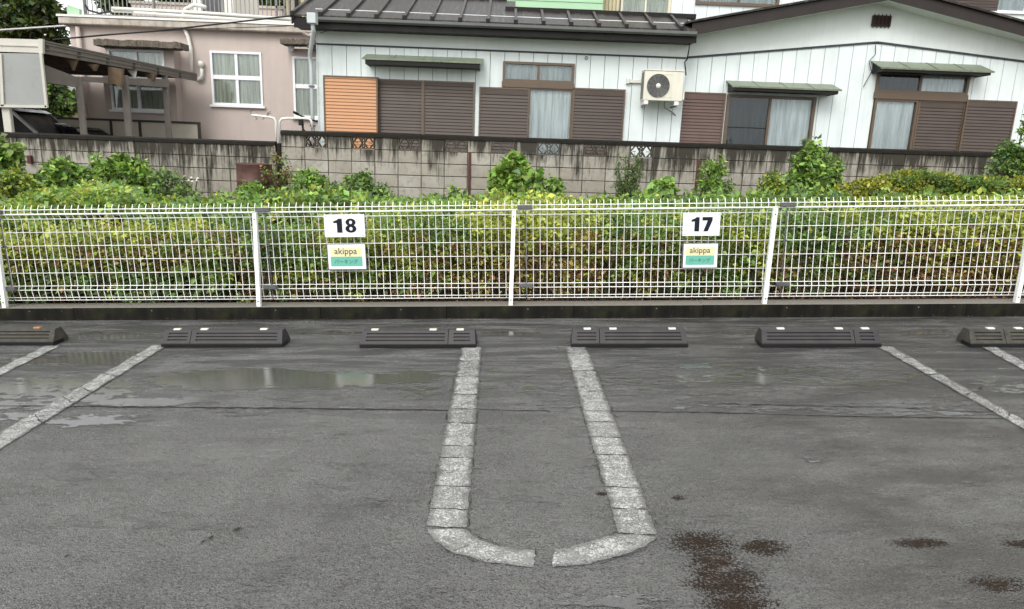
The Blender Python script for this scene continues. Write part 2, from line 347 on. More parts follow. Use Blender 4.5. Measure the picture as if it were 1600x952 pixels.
def frame_mb(x0, x1, z0, z1, y0, y1, t):              # rectangular ring
    return MB().box(x0, x1, y0, y1, z1-t, z1).box(x0, x1, y0, y1, z0, z0+t).box(x0, x0+t, y0, y1, z0+t, z1-t).box(x1-t, x1, y0, y1, z0+t, z1-t)
# ================================================================ SETTING
T = ML.to_translation
KY = float(GL(800, 498)[1])                           # face of the kerb in the lot frame
m = MB().add([(-80, -60, 0), (80, -60, 0), (80, KY+.01, 0), (-80, KY+.01, 0)], [(0, 1, 2, 3)])
g_ = part('asphalt_ground', m, 'asphalt', mw=ML); tag(g_, 'wet dark grey asphalt of the parking lot with puddles and rust stains', kind='structure')
kerb = bpy.data.objects.new('kerb', None); COL.objects.link(kerb); kerb.matrix_world = ML; tag(kerb, 'low wet black kerb with grey top carrying the white fence', kind='structure')
kb = None
for i in range(-12, 13):
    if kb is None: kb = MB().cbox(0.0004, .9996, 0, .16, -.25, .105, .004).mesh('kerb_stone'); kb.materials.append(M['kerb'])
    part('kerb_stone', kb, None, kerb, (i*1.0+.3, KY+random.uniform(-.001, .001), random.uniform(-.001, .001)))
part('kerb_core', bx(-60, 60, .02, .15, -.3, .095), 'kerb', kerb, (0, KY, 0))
# soil behind the kerb: follows the tilted lot near the fence, levels out at the block wall
def soilz(x, y):
    t = max(0, min(1, (y-5.3)/6.5)); xx = max(-14, min(14, x)); return (.0475*xx-.01)*(1-t)+.0*t+.02
xs = [-300, -60, -20]+[-14+i for i in range(29)]+[20, 60, 300]
ys_ = [0, .6, 1.5, 3, 5, 6.5, 10, 20, 60, 200, 900]
vv = []
for j, y in enumerate(ys_):
    for x in xs:
        a = L2W((x, KY+.15, 0)) if abs(x) <= 60 else np.array([x, 5.4, 0]); yy = a[1]+y
        vv.append((x, yy, soilz(x, yy)+.03*math.sin(x*3.1+y*5)))
nx = len(xs); me = MB().add(vv, [(j*nx+i, j*nx+i+1, (j+1)*nx+i+1, (j+1)*nx+i) for j in range(len(ys_)-1) for i in range(nx-1)])
tag(part('soil_ground', me, 'soil'), 'brown soil with leaf litter behind the fence', kind='structure')
# pavement joint running across the lot
def strip(pts, w0, name, label, z=.003, mat='crack', jit=.004, step=.03, wj=.6, gap=False):
    P = []
    for a, b in zip(pts[:-1], pts[1:]):
        a, b = np.array(a), np.array(b); k = max(1, int(np.linalg.norm(b-a)/step)); P += [a+(b-a)*i/k for i in range(k)]
    P.append(np.array(pts[-1])); vs = []; fs = []
    for i, p in enumerate(P):
        t = P[min(i+1, len(P)-1)]-P[max(i-1, 0)]; t = t/np.linalg.norm(t); nn = np.array([-t[1], t[0], 0])
        c = p+nn*random.uniform(-jit, jit); w_ = w0*random.uniform(1-wj, 1+wj)*.5
        vs += [(c[0]-nn[0]*w_, c[1]-nn[1]*w_, z), (c[0]+nn[0]*w_, c[1]+nn[1]*w_, z)]
    on = True; fs = []
    for i in range(len(P)-1):
        if gap and random.random() < (.16 if not on else .34): on = not on
        if on: fs.append((2*i, 2*i+2, 2*i+3, 2*i+1))
    return tag(part(name, MB().add(vs, fs), mat, mw=ML), label, kind='structure')
strip([GL(-300, 629), GL(0, 634), GL(240, 637), GL(480, 639), GL(700, 642)], .011, 'pavement_joint', 'dark joint crossing the lot at the left')
strip([GL(750, 641), GL(860, 643)], .006, 'pavement_joint', 'thin joint between the arms of the white loop')
strip([GL(930, 643), GL(1100, 645), GL(1300, 651), GL(1600, 655), GL(1900, 660)], .008, 'pavement_joint', 'dark joint crossing the right bay')
strip([GL(1100, 631), GL(1240, 634), GL(1400, 637), GL(1540, 645)], .006, 'pavement_joint', 'faint upper joint in the right bay')
# painted lines: each stripe a structure with its pieces of paint
def piece(q, name, parent):                          # q: 4 corners in L; ragged edges
    q = [np.array(p, float) for p in q]; out = []; sid = []
    for a, b in ((0, 1), (1, 2), (2, 3), (3, 0)):
        k = max(6 if a in (1, 3) else 2, int(np.linalg.norm(q[b]-q[a])/.022)); sid += [a in (1, 3) and i > 0 for i in range(k)]
        d = q[b]-q[a]; d /= np.linalg.norm(d)+1e-9; nn = np.array([-d[1], d[0], 0])
        for i in range(k): out.append(q[a]+(q[b]-q[a])*i/k+(nn*random.uniform(-.004, .004) if i else 0))
    out = [np.array([p[0], p[1], .004]) for p in out]; c = np.mean(out, 0); k = len(out)
    inn = [p+(c-p)*min(.5, .026/(np.linalg.norm(c-p)+1e-6)) for p in out]
    mb = MB().add(out+inn+[c], [(i, (i+1) % k, (i+1) % k+k, i+k) for i in range(k)]+[(i+k, (i+1) % k+k, 2*k) for i in range(k)])
    me = mb.mesh(name); at_ = me.color_attributes.new('edge', 'FLOAT_COLOR', 'POINT')
    for i in range(2*k+1): e_ = 1. if i >= k or sid[i] else 0.; at_.data[i].color = (e_, e_, e_, 1)
    return part(name, me, 'paint', parent)
def stripe(lft, rgt, cuts, label):                   # lft/rgt polylines measured (px,py); cuts: fractions 0..1
    root = bpy.data.objects.new('parking_line', None); COL.objects.link(root); root.matrix_world = ML; tag(root, label, kind='structure')
    lf = [GL(*p) for p in lft]; rg = [GL(*p) for p in rgt]
    def at(P, t):
        k = t*(len(P)-1); i = min(int(k), len(P)-2); return P[i]+(P[i+1]-P[i])*(k-i)
    for a, b in zip(cuts[:-1], cuts[1:]):
        gp = .0035/max(.3, np.linalg.norm(lf[-1]-lf[0]))
        piece([at(lf, a+gp), at(lf, b-gp), at(rg, b-gp), at(rg, a+gp)][::-1], 'paint_piece', root)
    return root
def cutpy(lft, pys):
    a, b = GL(*lft[0])[1], GL(*lft[1])[1]; return [0]+[float((GL(lft[0][0], y)[1]-a)/(b-a)) for y in pys]+[1]
A0, A1, A2, A3 = (721, 543), (667, 824), (753, 543), (729, 827)
ra = stripe([A0, A1], [A2, A3], cutpy([A0, A1], [565, 590, 617, 640, 662, 697, 716, 760, 796]), 'left arm of the worn white painted loop')
B0, B1, B2, B3 = (882, 543), (966, 835), (917, 543), (1028, 838)
stripe([B0, B1], [B2, B3], cutpy([B0, B1], [553, 580, 612, 643, 660, 684, 711, 762, 795]), 'right arm of the worn white painted loop')
uo = [(668, 828), (677, 846), (705, 864), (760, 880), (834, 888), (864, 888), (920, 883), (970, 870), (1008, 856), (1027, 840)]
ui = [(729, 829), (737, 838), (752, 846), (782, 856), (836, 862), (866, 860), (893, 856), (920, 848), (945, 840), (966, 836)]
root = bpy.data.objects.new('parking_line', None); COL.objects.link(root); root.matrix_world = ML; tag(root, 'curved near end of the worn white painted loop', kind='structure')
for i in range(9):
    if i == 4: continue
    piece([GL(*uo[i]), GL(*uo[i+1]), GL(*ui[i+1]), GL(*ui[i])], 'paint_piece', root)
def ext(p, q, k): return (p[0]+(q[0]-p[0])*k, p[1]+(q[1]-p[1])*k)
stripe([(237, 540), ext((237, 540), (0, 676), 1.6)], [(262, 541), ext((262, 541), (0, 703), 1.6)], [0, .12, .3, .42, .5, .62, .8, 1], 'worn white line at the left side of bay 18')
stripe([(70, 541), ext((70, 541), (0, 575), 3)], [(96, 541), ext((96, 541), (0, 588), 3)], [0, .2, .5, 1], 'white line beside the leftmost wheel stop')
stripe([(1369, 542), ext((1369, 542), (1600, 672), 1.5)], [(1394, 542), ext((1394, 542), (1600, 658), 1.5)], [0, .15, .33, .52, .7, 1], 'white line at the right side of bay 17')
stripe([(1530, 542), ext((1530, 542), (1600, 580), 3)], [(1557, 542), ext((1557, 542), (1600, 566), 3)], [0, .2, .5, 1], 'white line beside the rightmost wheel stop')
def offs(p, q, d, k0=0, k1=1):
    a, b = GL(*p), GL(*q); t = (b-a)/np.linalg.norm(b-a); n_ = np.array([-t[1], t[0], 0]); return [a+(b-a)*k0+n_*d, a+(b-a)*k1+n_*d]
CR = [offs(A0, A1, -.008, .03, 1), offs(A2, A3, .008, .1, 1), offs(B0, B1, -.008, .45, .95), offs(B2, B3, .010, .05, 1), offs((262, 541), (0, 703), .008, .05, 1), offs((237, 540), (0, 676), -.008, .3, .8), offs((1369, 542), (1600, 672), -.008, .6, 1.1)]
CR += [[GL(x, y+4) for x, y in uo[:5]], [GL(x, y-3) for x, y in ui[:5]], [GL(x, y+4) for x, y in uo[5:][::-1][:4]], [GL(x, y-3) for x, y in ui[6:]], [GL(836, 860), GL(838, 888)], [GL(985, 872), GL(990, 885), GL(1003, 903)]]
for pts in CR:
    strip(pts, .0024, 'crack', 'thin crack in the asphalt along the painted line', z=.0055, jit=.004, wj=.95, gap=True)
# ================================================================ wheel stops
def stop_body(x0, x1, sl, sr):                        # half-trapezoid rubber body with recessed slots in the front slope
    mb = MB(); hb = .028; ht = .108; d0, d1 = 0, .155; t0, t1 = .050, .108; il, ir = sl, sr
    L0, L1 = x0+il, x1-ir
    mb.add([(x0, d0, 0), (x1, d0, 0), (x1, d1, 0), (x0, d1, 0), (x0, d0, hb), (x1, d0, hb), (x1, d1, hb), (x0, d1, hb), (L0, t0, ht), (L1, t0, ht), (L1, t1, ht), (L0, t1, ht)],
           [(0, 3, 2, 1), (0, 1, 5, 4), (1, 2, 6, 5), (2, 3, 7, 6), (3, 0, 4, 7), (5, 6, 10, 9), (6, 7, 11, 10), (7, 4, 8, 11), (8, 9, 10, 11)])
    def P(u, v, dp=0):
        xa = x0+il*v; xb = x1-ir*v; nrmv = np.array([0, -(ht-hb), (t0-d0)]); nrmv = nrmv/np.linalg.norm(nrmv)
        return np.array([xa+(xb-xa)*u, d0+(t0-d0)*v, hb+(ht-hb)*v])-nrmv*dp*1.0
    mx_ = .035/(x1-x0); us = [0, mx_, 1-mx_*(1 if ir > .005 else .6), 1]; vs_ = [0, .20, .31, .45, .56, .70, .81, 1]
    for j in range(7):
        for i in range(3):
            u0, u1, v0, v1 = us[i], us[i+1], vs_[j], vs_[j+1]
            if i == 1 and j in (1, 3, 5):
                a = [P(u0, v0), P(u1, v0), P(u1, v1), P(u0, v1)]; b = [P(u0, v0, .012), P(u1, v0, .012), P(u1, v1, .012), P(u0, v1, .012)]
                mb.add(a+b, [(4, 5, 6, 7), (0, 1, 5, 4), (1, 2, 6, 5), (2, 3, 7, 6), (3, 0, 4, 7)])
            else: mb.add([P(u0, v0), P(u1, v0), P(u1, v1), P(u0, v1)], [(0, 1, 2, 3)])
    return mb
def wheel_stop(pxl, pxr, pxs, py, label, refl, old=False, order='sl', orange=False):
    a, b = GL(pxl, py), GL(pxr, py); a_s = GL(pxs, py); Ln = float(b[0]-a[0]); sx_ = float(a_s[0]-a[0])
    ang = math.atan2(b[1]-a[1], b[0]-a[0]); mw = ML @ Matrix.Translation(Vector((a[0], a[1], .0))) @ Matrix.Rotation(ang, 4, 'Z')
    t = thing('wheel_stop', label, 'wheel stop', mw=mw, group='rubber wheel stops in front of the kerb'); mt = 'rubber_old' if old else 'rubber'
    n1, n2 = ('short_section', 'long_section') if order == 'sl' else ('long_section', 'short_section')
    if abs(Ln-sx_) < .02: part('long_section', stop_body(0, Ln, .008, .008), mt, t)
    else:
        part(n1, stop_body(0, sx_-.002, .008, .0), mt, t); part(n2, stop_body(sx_+.002, Ln, .0, .008), mt, t)
    part('base_skirt', MB().cbox(-.004, Ln+.004, -.006, .10, 0, .026, .003), 'black', t)
    for rx in refl:
        c = float(GL(rx, 514, .105)[0]-a[0]); part('reflector', MB().cbox(c-.024, c+.024, .054, .084, .10, .115, .004), 'reflector_orange' if orange else 'reflector', t)
    return t
wheel_stop(253, 441, 297, 543, 'dark rubber wheel stop touching the far end of the left slanting white line', (281, 323, 415))
wheel_stop(563, 743, 700, 544, 'dark rubber wheel stop at the far end of the left arm of the loop', (588, 678, 720), order='ls')
wheel_stop(893, 1074, 937, 543, 'dark rubber wheel stop at the far end of the right arm of the loop', (917, 957, 1049))
wheel_stop(1190, 1376, 1336, 543, 'dark rubber wheel stop at the far end of the long right slanting line', (1218, 1309, 1350), order='ls')
wheel_stop(1516, 1700, 1572, 543, 'mossy dark rubber wheel stop cut off by the right edge of the photo', (1546, 1590, 1680), old=True)
wheel_stop(-150, 84, 84, 540, 'old dirty brown-grey wheel stop with orange reflector, cut by the left edge', (57,), old=True, orange=True)
# ================================================================ white mesh fence
FY = KY+.085
def FP(px, py, dy=0):                                 # point of the fence plane (lot frame)
    r = LR@raw(px, py); y = FY+dy; t = y/r[1]; return np.array([r[0]*t, y, hl+r[2]*t])
fence = thing('mesh_fence', 'low white welded wire mesh fence standing on the kerb in front of the weeds', 'fence', mw=ML)
zc = {p: float(FP(540, p)[2]) for p in (316, 323, 330, 338, 359, 380.5, 402, 423.5, 444, 450, 462, 466.5)}
zp = [zc[466.5]-.004, zc[466.5], zc[462], zc[450], zc[444], zc[338], zc[330], zc[323], zc[316]]
yp = [0, 0, -.004, -.016, 0, 0, -.026, -.024, -.004]
WR = .0029
wm = MB().tube([(0, y, z) for y, z in zip(yp, zp)], WR, 5).mesh('vertical_wire', True); wm.materials.append(M['fence_white'])
X0, X1 = float(FP(-60, 400)[0]), float(FP(1680, 400)[0]); PITCH = .0540
joints = [float(FP(x, 400)[0]) for x in (12, 421.5, 822, 1223)]
x = X0; cnt = 0
while x < X1:
    part('vertical_wire', wm, None, fence, (x, FY, 0)); x += PITCH; cnt += 1
edges = [X0-.02]+joints+[X1+.02]
for py, yy, rr in ((316, None, 0), (323, -.027, WR*1.25), (330, -.034, WR*2.3), (338, -.003, WR*1.15), (359, -.006, WR), (380.5, -.006, WR), (402, -.006, WR), (423.5, -.006, WR), (444, -.006, WR*1.1), (450, -.021, WR*1.2), (462, -.012, WR*1.1), (466.5, -.006, WR*1.2)):
    if yy is None: continue
    for a, b in zip(edges[:-1], edges[1:]):
        part('top_rail' if py == 330 else 'horizontal_wire', MB().tube([(0, 0, 0), (b-a-.008, 0, 0)], rr, 6), 'fence_white', fence, (a+.004, FY+yy, zc[py]), smooth=True)
Gi = np.linalg.inv(MLn[:3, :3])
upL = Gi@np.array([0, 0, 1.]); upL /= np.linalg.norm(upL)     # gravity-up seen in the lot frame: the posts stand plumb
for i, (bxp, byp) in enumerate(((8, 478), (405, 478), (798, 479), (1194, 473), (1588, 470))):
    b = FP(bxp, byp, -.062); zt = zc[330]-.004; hgt = (zt-.1045)
    mb = MB(); u = upL*hgt; w_ = .0155; dd = .016
    base = [np.array([b[0]-w_, FY-.03-dd*2-.016, .1045]), np.array([b[0]+w_, FY-.03-dd*2-.016, .1045]), np.array([b[0]+w_, FY-.045, .1045]), np.array([b[0]-w_, FY-.045, .1045])]
    mb.prism(base, u); ps = part('fence_post', mb, 'fence_white', fence)
    for k in (.06, .94):
        c = np.array([b[0], FY-.03-dd*2-.016, .1045])+u*k; part('bolt', MB().lathe([(0, -.004), (.0055, -.004), (.0055, .001)], c, 8, 'y'), 'galv', ps)
for jx in joints:
    part('joint_clamp', MB().cbox(jx-.062, jx+.050, FY-.060, FY-.036, zc[330]+.006, zc[323]+.002, .003), 'galv', fence)
    part('joint_clamp', MB().cbox(jx-.052, jx+.052, FY-.055, FY-.030, zc[450]+.004, zc[444]+.002, .003), 'galv', fence)
    part('joint_rod', MB().tube([(jx, FY-.012, zc[466.5]), (jx, FY-.014, zc[380.5]), (jx, FY-.012, zc[330])], .0035, 6), 'galv', fence)
    part('joint_ring', MB().lathe([(.004, -.008), (.012, -.008), (.012, .006), (.004, .006)], (jx+.002, FY-.018, zc[380.5]-.002), 10, 'y'), 'galv', fence)
# ---------------------------------------------------------------- signs on the fence
def arc(cxx, cz, rx, rz, a0, a1, k=12): return [(cxx+rx*math.cos(R(a0+(a1-a0)*i/k)), cz+rz*math.sin(R(a0+(a1-a0)*i/k))) for i in range(k+1)]
def flat(mb, polys, y, d=.0012):
    for P in polys: mb.prism([(p[0], y, p[1]) for p in P], (0, d, 0))
    return mb
def ringquads(o, i_): return [[o[k], o[(k+1) % len(o)], i_[(k+1) % len(i_)], i_[k]] for k in range(len(o))]
def digit(ch, x, z, h_, w_):                          # heavy slab numerals, lower-left at x,z
    if ch == '1': return [[(x+.34*w_, z), (x+.82*w_, z), (x+.82*w_, z+h_), (x+.50*w_, z+h_), (x+.34*w_, z+.90*h_)], [(x+.34*w_, z+.90*h_), (x+.12*w_, z+.84*h_), (x+.03*w_, z+.82*h_), (x+.03*w_, z+.68*h_), (x+.34*w_, z+.70*h_)]]
    if ch == '7': return [[(x, z+.76*h_), (x+w_, z+.76*h_), (x+w_, z+h_), (x, z+h_)], [(x+.14*w_, z), (x+.58*w_, z), (x+w_, z+.76*h_), (x+.52*w_, z+.76*h_)]]
    if ch == '8':
        out = []
        c1, c2 = z+.735*h_, z+.28*h_
        o = arc(x+.5*w_, c1, .46*w_, .265*h_, 0, 360, 24)[:-1]; i_ = arc(x+.5*w_, c1, .14*w_, .125*h_, 0, 360, 24)[:-1]; out += ringquads(o, i_)
        o = arc(x+.5*w_, c2, .50*w_, .28*h_, 0, 360, 24)[:-1]; i_ = arc(x+.5*w_, c2, .15*w_, .13*h_, 0, 360, 24)[:-1]; out += ringquads(o, i_)
        return out
def text_mesh(s_, size, off=0):
    cu = bpy.data.curves.new('t', 'FONT'); cu.body = s_; cu.size = size; cu.align_x = 'CENTER'; cu.align_y = 'CENTER'; cu.extrude = .0006; cu.offset = off; cu.resolution_u = 4
    o = bpy.data.objects.new('t', cu); COL.objects.link(o); dg = bpy.context.evaluated_depsgraph_get(); me = bpy.data.meshes.new_from_object(o.evaluated_get(dg)); bpy.data.objects.remove(o)
    v = np.empty(len(me.vertices)*3); me.vertices.foreach_get('co', v); v = v.reshape(-1, 3)
    return me, v
def number_sign(x0, x1, y0, y1, txt):
    sg = thing('number_sign', 'white sign with bold black %s, on the fence panel %s of the middle post' % (txt, 'left' if txt == '18' else 'right'), 'sign', mw=ML, group='bay number signs on the fence')
    dy = -.058; a = FP(x0, y1, dy); b = FP(x1, y0, dy); y = FY+dy
    X0_, X1_, Z0, Z1 = a[0], b[0], a[2], b[2]; W_, H_ = X1_-X0_, Z1-Z0
    part('plate', MB().cbox(X0_, X1_, y-.003, y, Z0, Z1, .0015), 'sign_white', sg)
    mb = MB(); hh = .62*H_; ww = .27*W_; zz = Z0+.20*H_; gp = .05*W_; xx = X0_+.5*W_-(ww*.86+gp/2)-.02*W_
    for i, ch in enumerate(txt): q = MB(); flat(q, digit(ch, xx+i*(ww*.92+gp), zz, hh, ww), y-.0045); part('numeral', q, 'sign_black', sg)
    for sx_ in (X0_+.05*W_, X1_-.05*W_):
        for sz in (Z0+.07*H_, Z1-.08*H_):
            part('tie_wire', MB().tube([(sx_-.008, y-.0045, sz), (sx_, y-.006, sz+.002), (sx_+.007, y-.0045, sz+.004), (sx_+.010*(1 if sx_ > X0_+W_/2 else -1), y+.02, sz+.01)], .0011, 4), 'galv', sg)
    if txt == '17':
        for k in (.06, .95): part('tie_wire', MB().tube([(X0_+k*W_, y-.001, Z0+.002), (X0_+k*W_-.004, y+.008, Z0-.03), (X0_+k*W_+.006, y+.012, Z0-.055)], .0014, 4), 'galv', sg)
def brand_sign(x0, x1, y0, y1, where):
    sg = thing('parking_sign', 'small cream and teal parking sign below number %s, %s of the middle post' % (where, 'left' if where == '18' else 'right'), 'sign', mw=ML, group='small cream and teal signs on the fence')
    dy = -.060; a = FP(x0, y1, dy); b = FP(x1, y0, dy); y = FY+dy
    X0_, X1_, Z0, Z1 = a[0], b[0], a[2], b[2]; W_, H_ = X1_-X0_, Z1-Z0
    part('backing', MB().cbox(X0_-.011, X1_+.004, y+.004, y+.012, Z0-.007, Z1+.006, .002), 'galv', sg)
    part('plate', MB().cbox(X0_, X1_, y, y+.003, Z0, Z1, .001), 'sign_white', sg)
    part('cream_field', MB().box(X0_+.07*W_, X1_-.09*W_, y-.0012, y, Z0+.51*H_, Z1-.13*H_), 'sign_cream', sg)
    part('teal_field', MB().box(X0_+.07*W_, X1_-.09*W_, y-.0012, y, Z0+.12*H_, Z0+.505*H_), 'sign_teal', sg)
    for txt, wd, zc_, mt, off in (('akippa', .60*W_, .70*H_, 'sign_ink', .0), ('パーキング', .62*W_, .315*H_, 'sign_inkteal', .0)):
        me, v = text_mesh(txt, .06, off)
        if len(v) == 0: continue
        lo, hi = v.min(0), v.max(0); sc = wd/(hi[0]-lo[0]); c_ = (lo+hi)/2; v2 = np.empty_like(v)
        v2[:, 0] = (v[:, 0]-c_[0])*sc; v2[:, 2] = (v[:, 1]-c_[1])*sc; v2[:, 1] = -(v[:, 2])
        me.vertices.foreach_set('co', v2.ravel()); me.update()
        part('lettering', me, mt, sg, (X0_+.48*W_, y-.0022, Z0+zc_))
number_sign(508, 569, 335, 371, '18'); brand_sign(514, 570, 382, 421, '18')
number_sign(1066, 1126, 332.5, 369, '17'); brand_sign(1067, 1122, 381, 418.5, '17')
exec_after = []
# ================================================================ block wall
BY = 12.4; BW, BH = .411, .2145
def openwork():
    mb = MB(); t = .016; y0, y1 = 0, .10; w_, h_ = BW-.012, BH-.012
    mb.box(0, w_, y0, y1, 0, t).box(0, w_, y0, y1, h_-t, h_).box(0, t, y0, y1, t, h_-t).box(w_-t, w_, y0, y1, t, h_-t)
    def bar(a, b, k=.009):
        k = k*.85
        a = np.array(a); b = np.array(b); d = b-a; d = d/np.linalg.norm(d); q = np.array([-d[1], d[0]])*k
        mb.prism([(p[0], y0+.004, p[1]) for p in (a+q, a-q, b-q, b+q)], (0, y1-.008, 0))
    for s_ in (-1, 1):
        cx_ = w_/2
        bar((cx_+s_*(w_/2-.012), h_/2), (cx_+s_*(w_/2-.085), h_-.012)); bar((cx_+s_*(w_/2-.012), h_/2), (cx_+s_*(w_/2-.085), .012))
        bar((cx_+s_*.075, h_-.012), (cx_+s_*.018, h_/2)); bar((cx_+s_*.075, .012), (cx_+s_*.018, h_/2))
        bar((cx_, h_-.014), (cx_+s_*.03, h_-.05), .008); bar((cx_, .014), (cx_+s_*.03, .05), .008)
        bar((cx_+s_*.03, h_-.05), (cx_, h_/2+.02), .007); bar((cx_+s_*.03, .05), (cx_, h_/2-.02), .007)
        bar((cx_+s_*.10, h_/2), (cx_+s_*.145, h_/2), .006)
    return mb
def block_wall(xa, xb, ztop, ncol, rows, label, tilt, openc=(), rust=(), capname='coping_stone'):
    t = thing('block_wall', label, 'wall', (xa, BY, ztop)); t.rotation_euler = (0, tilt, 0)
    bm_ = [MB().cbox(.005, BW-.005, random.uniform(0, .004), .10, .005, BH-.006, .006).mesh('concrete_block') for _ in range(3)]
    for b in bm_: b.materials.append(M['block'])
    ow = openwork().mesh('openwork_block'); ow.materials.append(M['openwork'])
    capm = MB().add([(0.002, -.018, -.004), (BW*2-.002, -.018, -.004), (BW*2-.002, -.018, .05), (0.002, -.018, .05), (0.002, .05, .075), (BW*2-.002, .05, .075), (0.002, .118, .05), (BW*2-.002, .118, .05), (0.002, .118, -.004), (BW*2-.002, .118, -.004)],
                    [(0, 1, 2, 3), (3, 2, 5, 4), (4, 5, 7, 6), (6, 7, 9, 8), (0, 8, 9, 1), (0, 3, 4, 6, 8), (1, 9, 7, 5, 2)]).mesh('coping_stone'); capm.materials.append(M['cap'])
    for c in range(0, ncol, 2): part('coping_stone', capm, None, t, (c*BW, random.uniform(-.003, .003), -.075+random.uniform(-.002, .002)))
    z = -.075
    for r in range(rows):
        for c in range(ncol):
            zz = z-(r+1)*BH
            if r == 0 and c in openc: part('openwork_block', ow, None, t, (c*BW+.006, 0, zz+.006)); continue
            part('concrete_block', bm_[(r*7+c*5) % 3], None, t, (c*BW+random.uniform(-.002, .002), random.uniform(-.003, .003), zz))
    # mortar core, absent behind the openwork row cells
    segs = []; c0 = 0
    for c in list(openc)+[ncol]:
        if c > c0: segs.append((c0, c))
        c0 = c+1
    mb = MB().box(0, ncol*BW, .012, .09, z-rows*BH-.6, z-BH-.001)
    for a, b in segs: mb.box(a*BW+.003, b*BW-.003, .012, .09, z-BH, z-.002)
    part('mortar', mb, 'mortar', t)
    for rx in rust: part('rusty_post', MB().cbox(rx*BW-.028, rx*BW+.022, -.022, -.004, z-rows*BH-.3, z-BH+.01, .005), 'rust', t)
    return t
pr = W(438, 203, BY); pe = W(1552, 238, BY); ncr = int(round((pe[0]-pr[0])/BW))
block_wall(pr[0], pe[0], pr[2]+.0, ncr, 7, 'long stained grey concrete block wall with patterned openwork blocks, right of the maroon drum', -math.atan2(pe[2]-pr[2], pe[0]-pr[0]), tuple(range(1, 17, 2)), (8.1, 18.0, 27.75))
pl0 = W(430, 221, BY); ncl = 16; pl1 = W(0, 206, BY)
block_wall(pl0[0]-ncl*BW, pl0[0], pl0[2]+(pl1[2]-pl0[2])*(ncl*BW)/(pl0[0]-pl1[0]), ncl, 6, 'lower black-stained concrete block wall behind the weeds at the left, below the carport', -math.atan2(pl0[2]-pl1[2], pl0[0]-pl1[0]))
tag(part('wall_pier', MB().cbox(pl0[0]+.01, pr[0]-.01, BY+.02, BY+.12, -.3, pl0[2]-.03, .006), 'cap'), 'narrow black-stained pier between the two block walls', 'pier')
# ================================================================ WHITE HOUSE
HY = 13.3; GY = 13.42
house = thing('white_house', 'single-storey white panelled house with dark metal roof behind the block wall', 'house', (0, HY, 0))
def hp(name, mb, mat, parent=None, **k):              # geometry given in world, stored relative to the house root
    o = part(name, mb, mat, parent or house, **k)
    if parent is None: o.location = (-0, -HY, 0)
    return o
def sub(rects, h_):
    out = []
    for (a, b, c, d) in rects:
        e, f_, g2, h2 = h_
        if e >= b or f_ <= a or g2 >= d or h2 <= c: out.append((a, b, c, d)); continue
        if a < e: out.append((a, e, c, d))
        if f_ < b: out.append((f_, b, c, d))
        m0, m1 = max(a, e), min(b, f_)
        if c < g2: out.append((m0, m1, c, g2))
        if h2 < d: out.append((m0, m1, h2, d))
    return out
WB = .25                                              # bottom of windows, hidden behind the wall
def rect(px0, px1, py0, py1, Y, zb=None):
    a = W(px0, py0, Y); b = W(px1, py0 if zb is not None else py1, Y); z1 = (a[2]+b[2])/2 if zb is not None else a[2]
    if zb is None: b2 = W((px0+px1)/2, py1, Y); z1 = W((px0+px1)/2, py0, Y)[2]; return [a[0], b[0], b2[2], z1]
    return [a[0], b[0], zb, z1]
# window holes (x0,x1,z0,z1)
hw1 = rect(590, 742, 126, 0, HY, WB)                  # double shutter, left
hw2a = rect(786, 896, 98, 137, HY); hw2b = rect(828, 894, 139, 0, HY, WB)
hw3 = rect(1136, 1275, 150, 0, GY, WB)
hw4a = rect(1370, 1509, 117, 150, GY); hw4b = rect(1366, 1506, 157, 0, GY, WB)
hw2a[2] = hw2b[3]; hw4a[2] = hw4b[3]
HX0 = W(497, 120, HY)[0]; HX1 = W(1069, 120, HY)[0]; TRZ = W(780, 81, HY)[2]; SOF = TRZ+.62
GX1 = W(1600, 120, GY)[0]+2.6
x = HX0; bwid = 21.25*HY/F*1.0; k = 0
def board(x0, x1, z0, zt0, zt1, Y, holes, name='siding_board'):
    zt = min(zt0, zt1); rs = [(x0+.005, x1-.005, z0, zt)]
    for h_ in holes: rs = sub(rs, h_)
    for r in rs:
        if r[3]-r[2] < .005 or r[1]-r[0] < .005: continue
        if r[3] >= zt-1e-6:
            ta, tb = [zt0+(zt1-zt0)*(q-x0)/(x1-x0) for q in (r[0], r[1])]
            hp(name, MB().prism([(r[0], Y, r[2]), (r[1], Y, r[2]), (r[1], Y, tb), (r[0], Y, ta)], (0, .03, 0)), 'wall_white')
        else: hp(name, MB().box(r[0], r[1], Y, Y+.03, r[2], r[3]), 'wall_white')
while x < HX1-.02:
    x1 = min(x+bwid, HX1); board(x, x1, -.3, TRZ, TRZ, HY, [hw1, hw2a, hw2b]); x = x1
APX = W(1370, 68, GY); GL_ = W(1069, 92, GY); GR_ = W(1600, 98, GY); sR = (GR_[2]-APX[2])/(GR_[0]-APX[0]); sL = (APX[2]-GL_[2])/(APX[0]-GL_[0])
def gz(x): return APX[2]+(x-APX[0])*sL if x < APX[0] else APX[2]+(x-APX[0])*sR
x = HX1+.003; bw2 = 20.85*GY/F
while x < GX1-.02:
    x1 = min(x+bw2, GX1); board(x, x1, -.3, gz(x), gz(x1), GY, [hw3, hw4a, hw4b]); x = x1
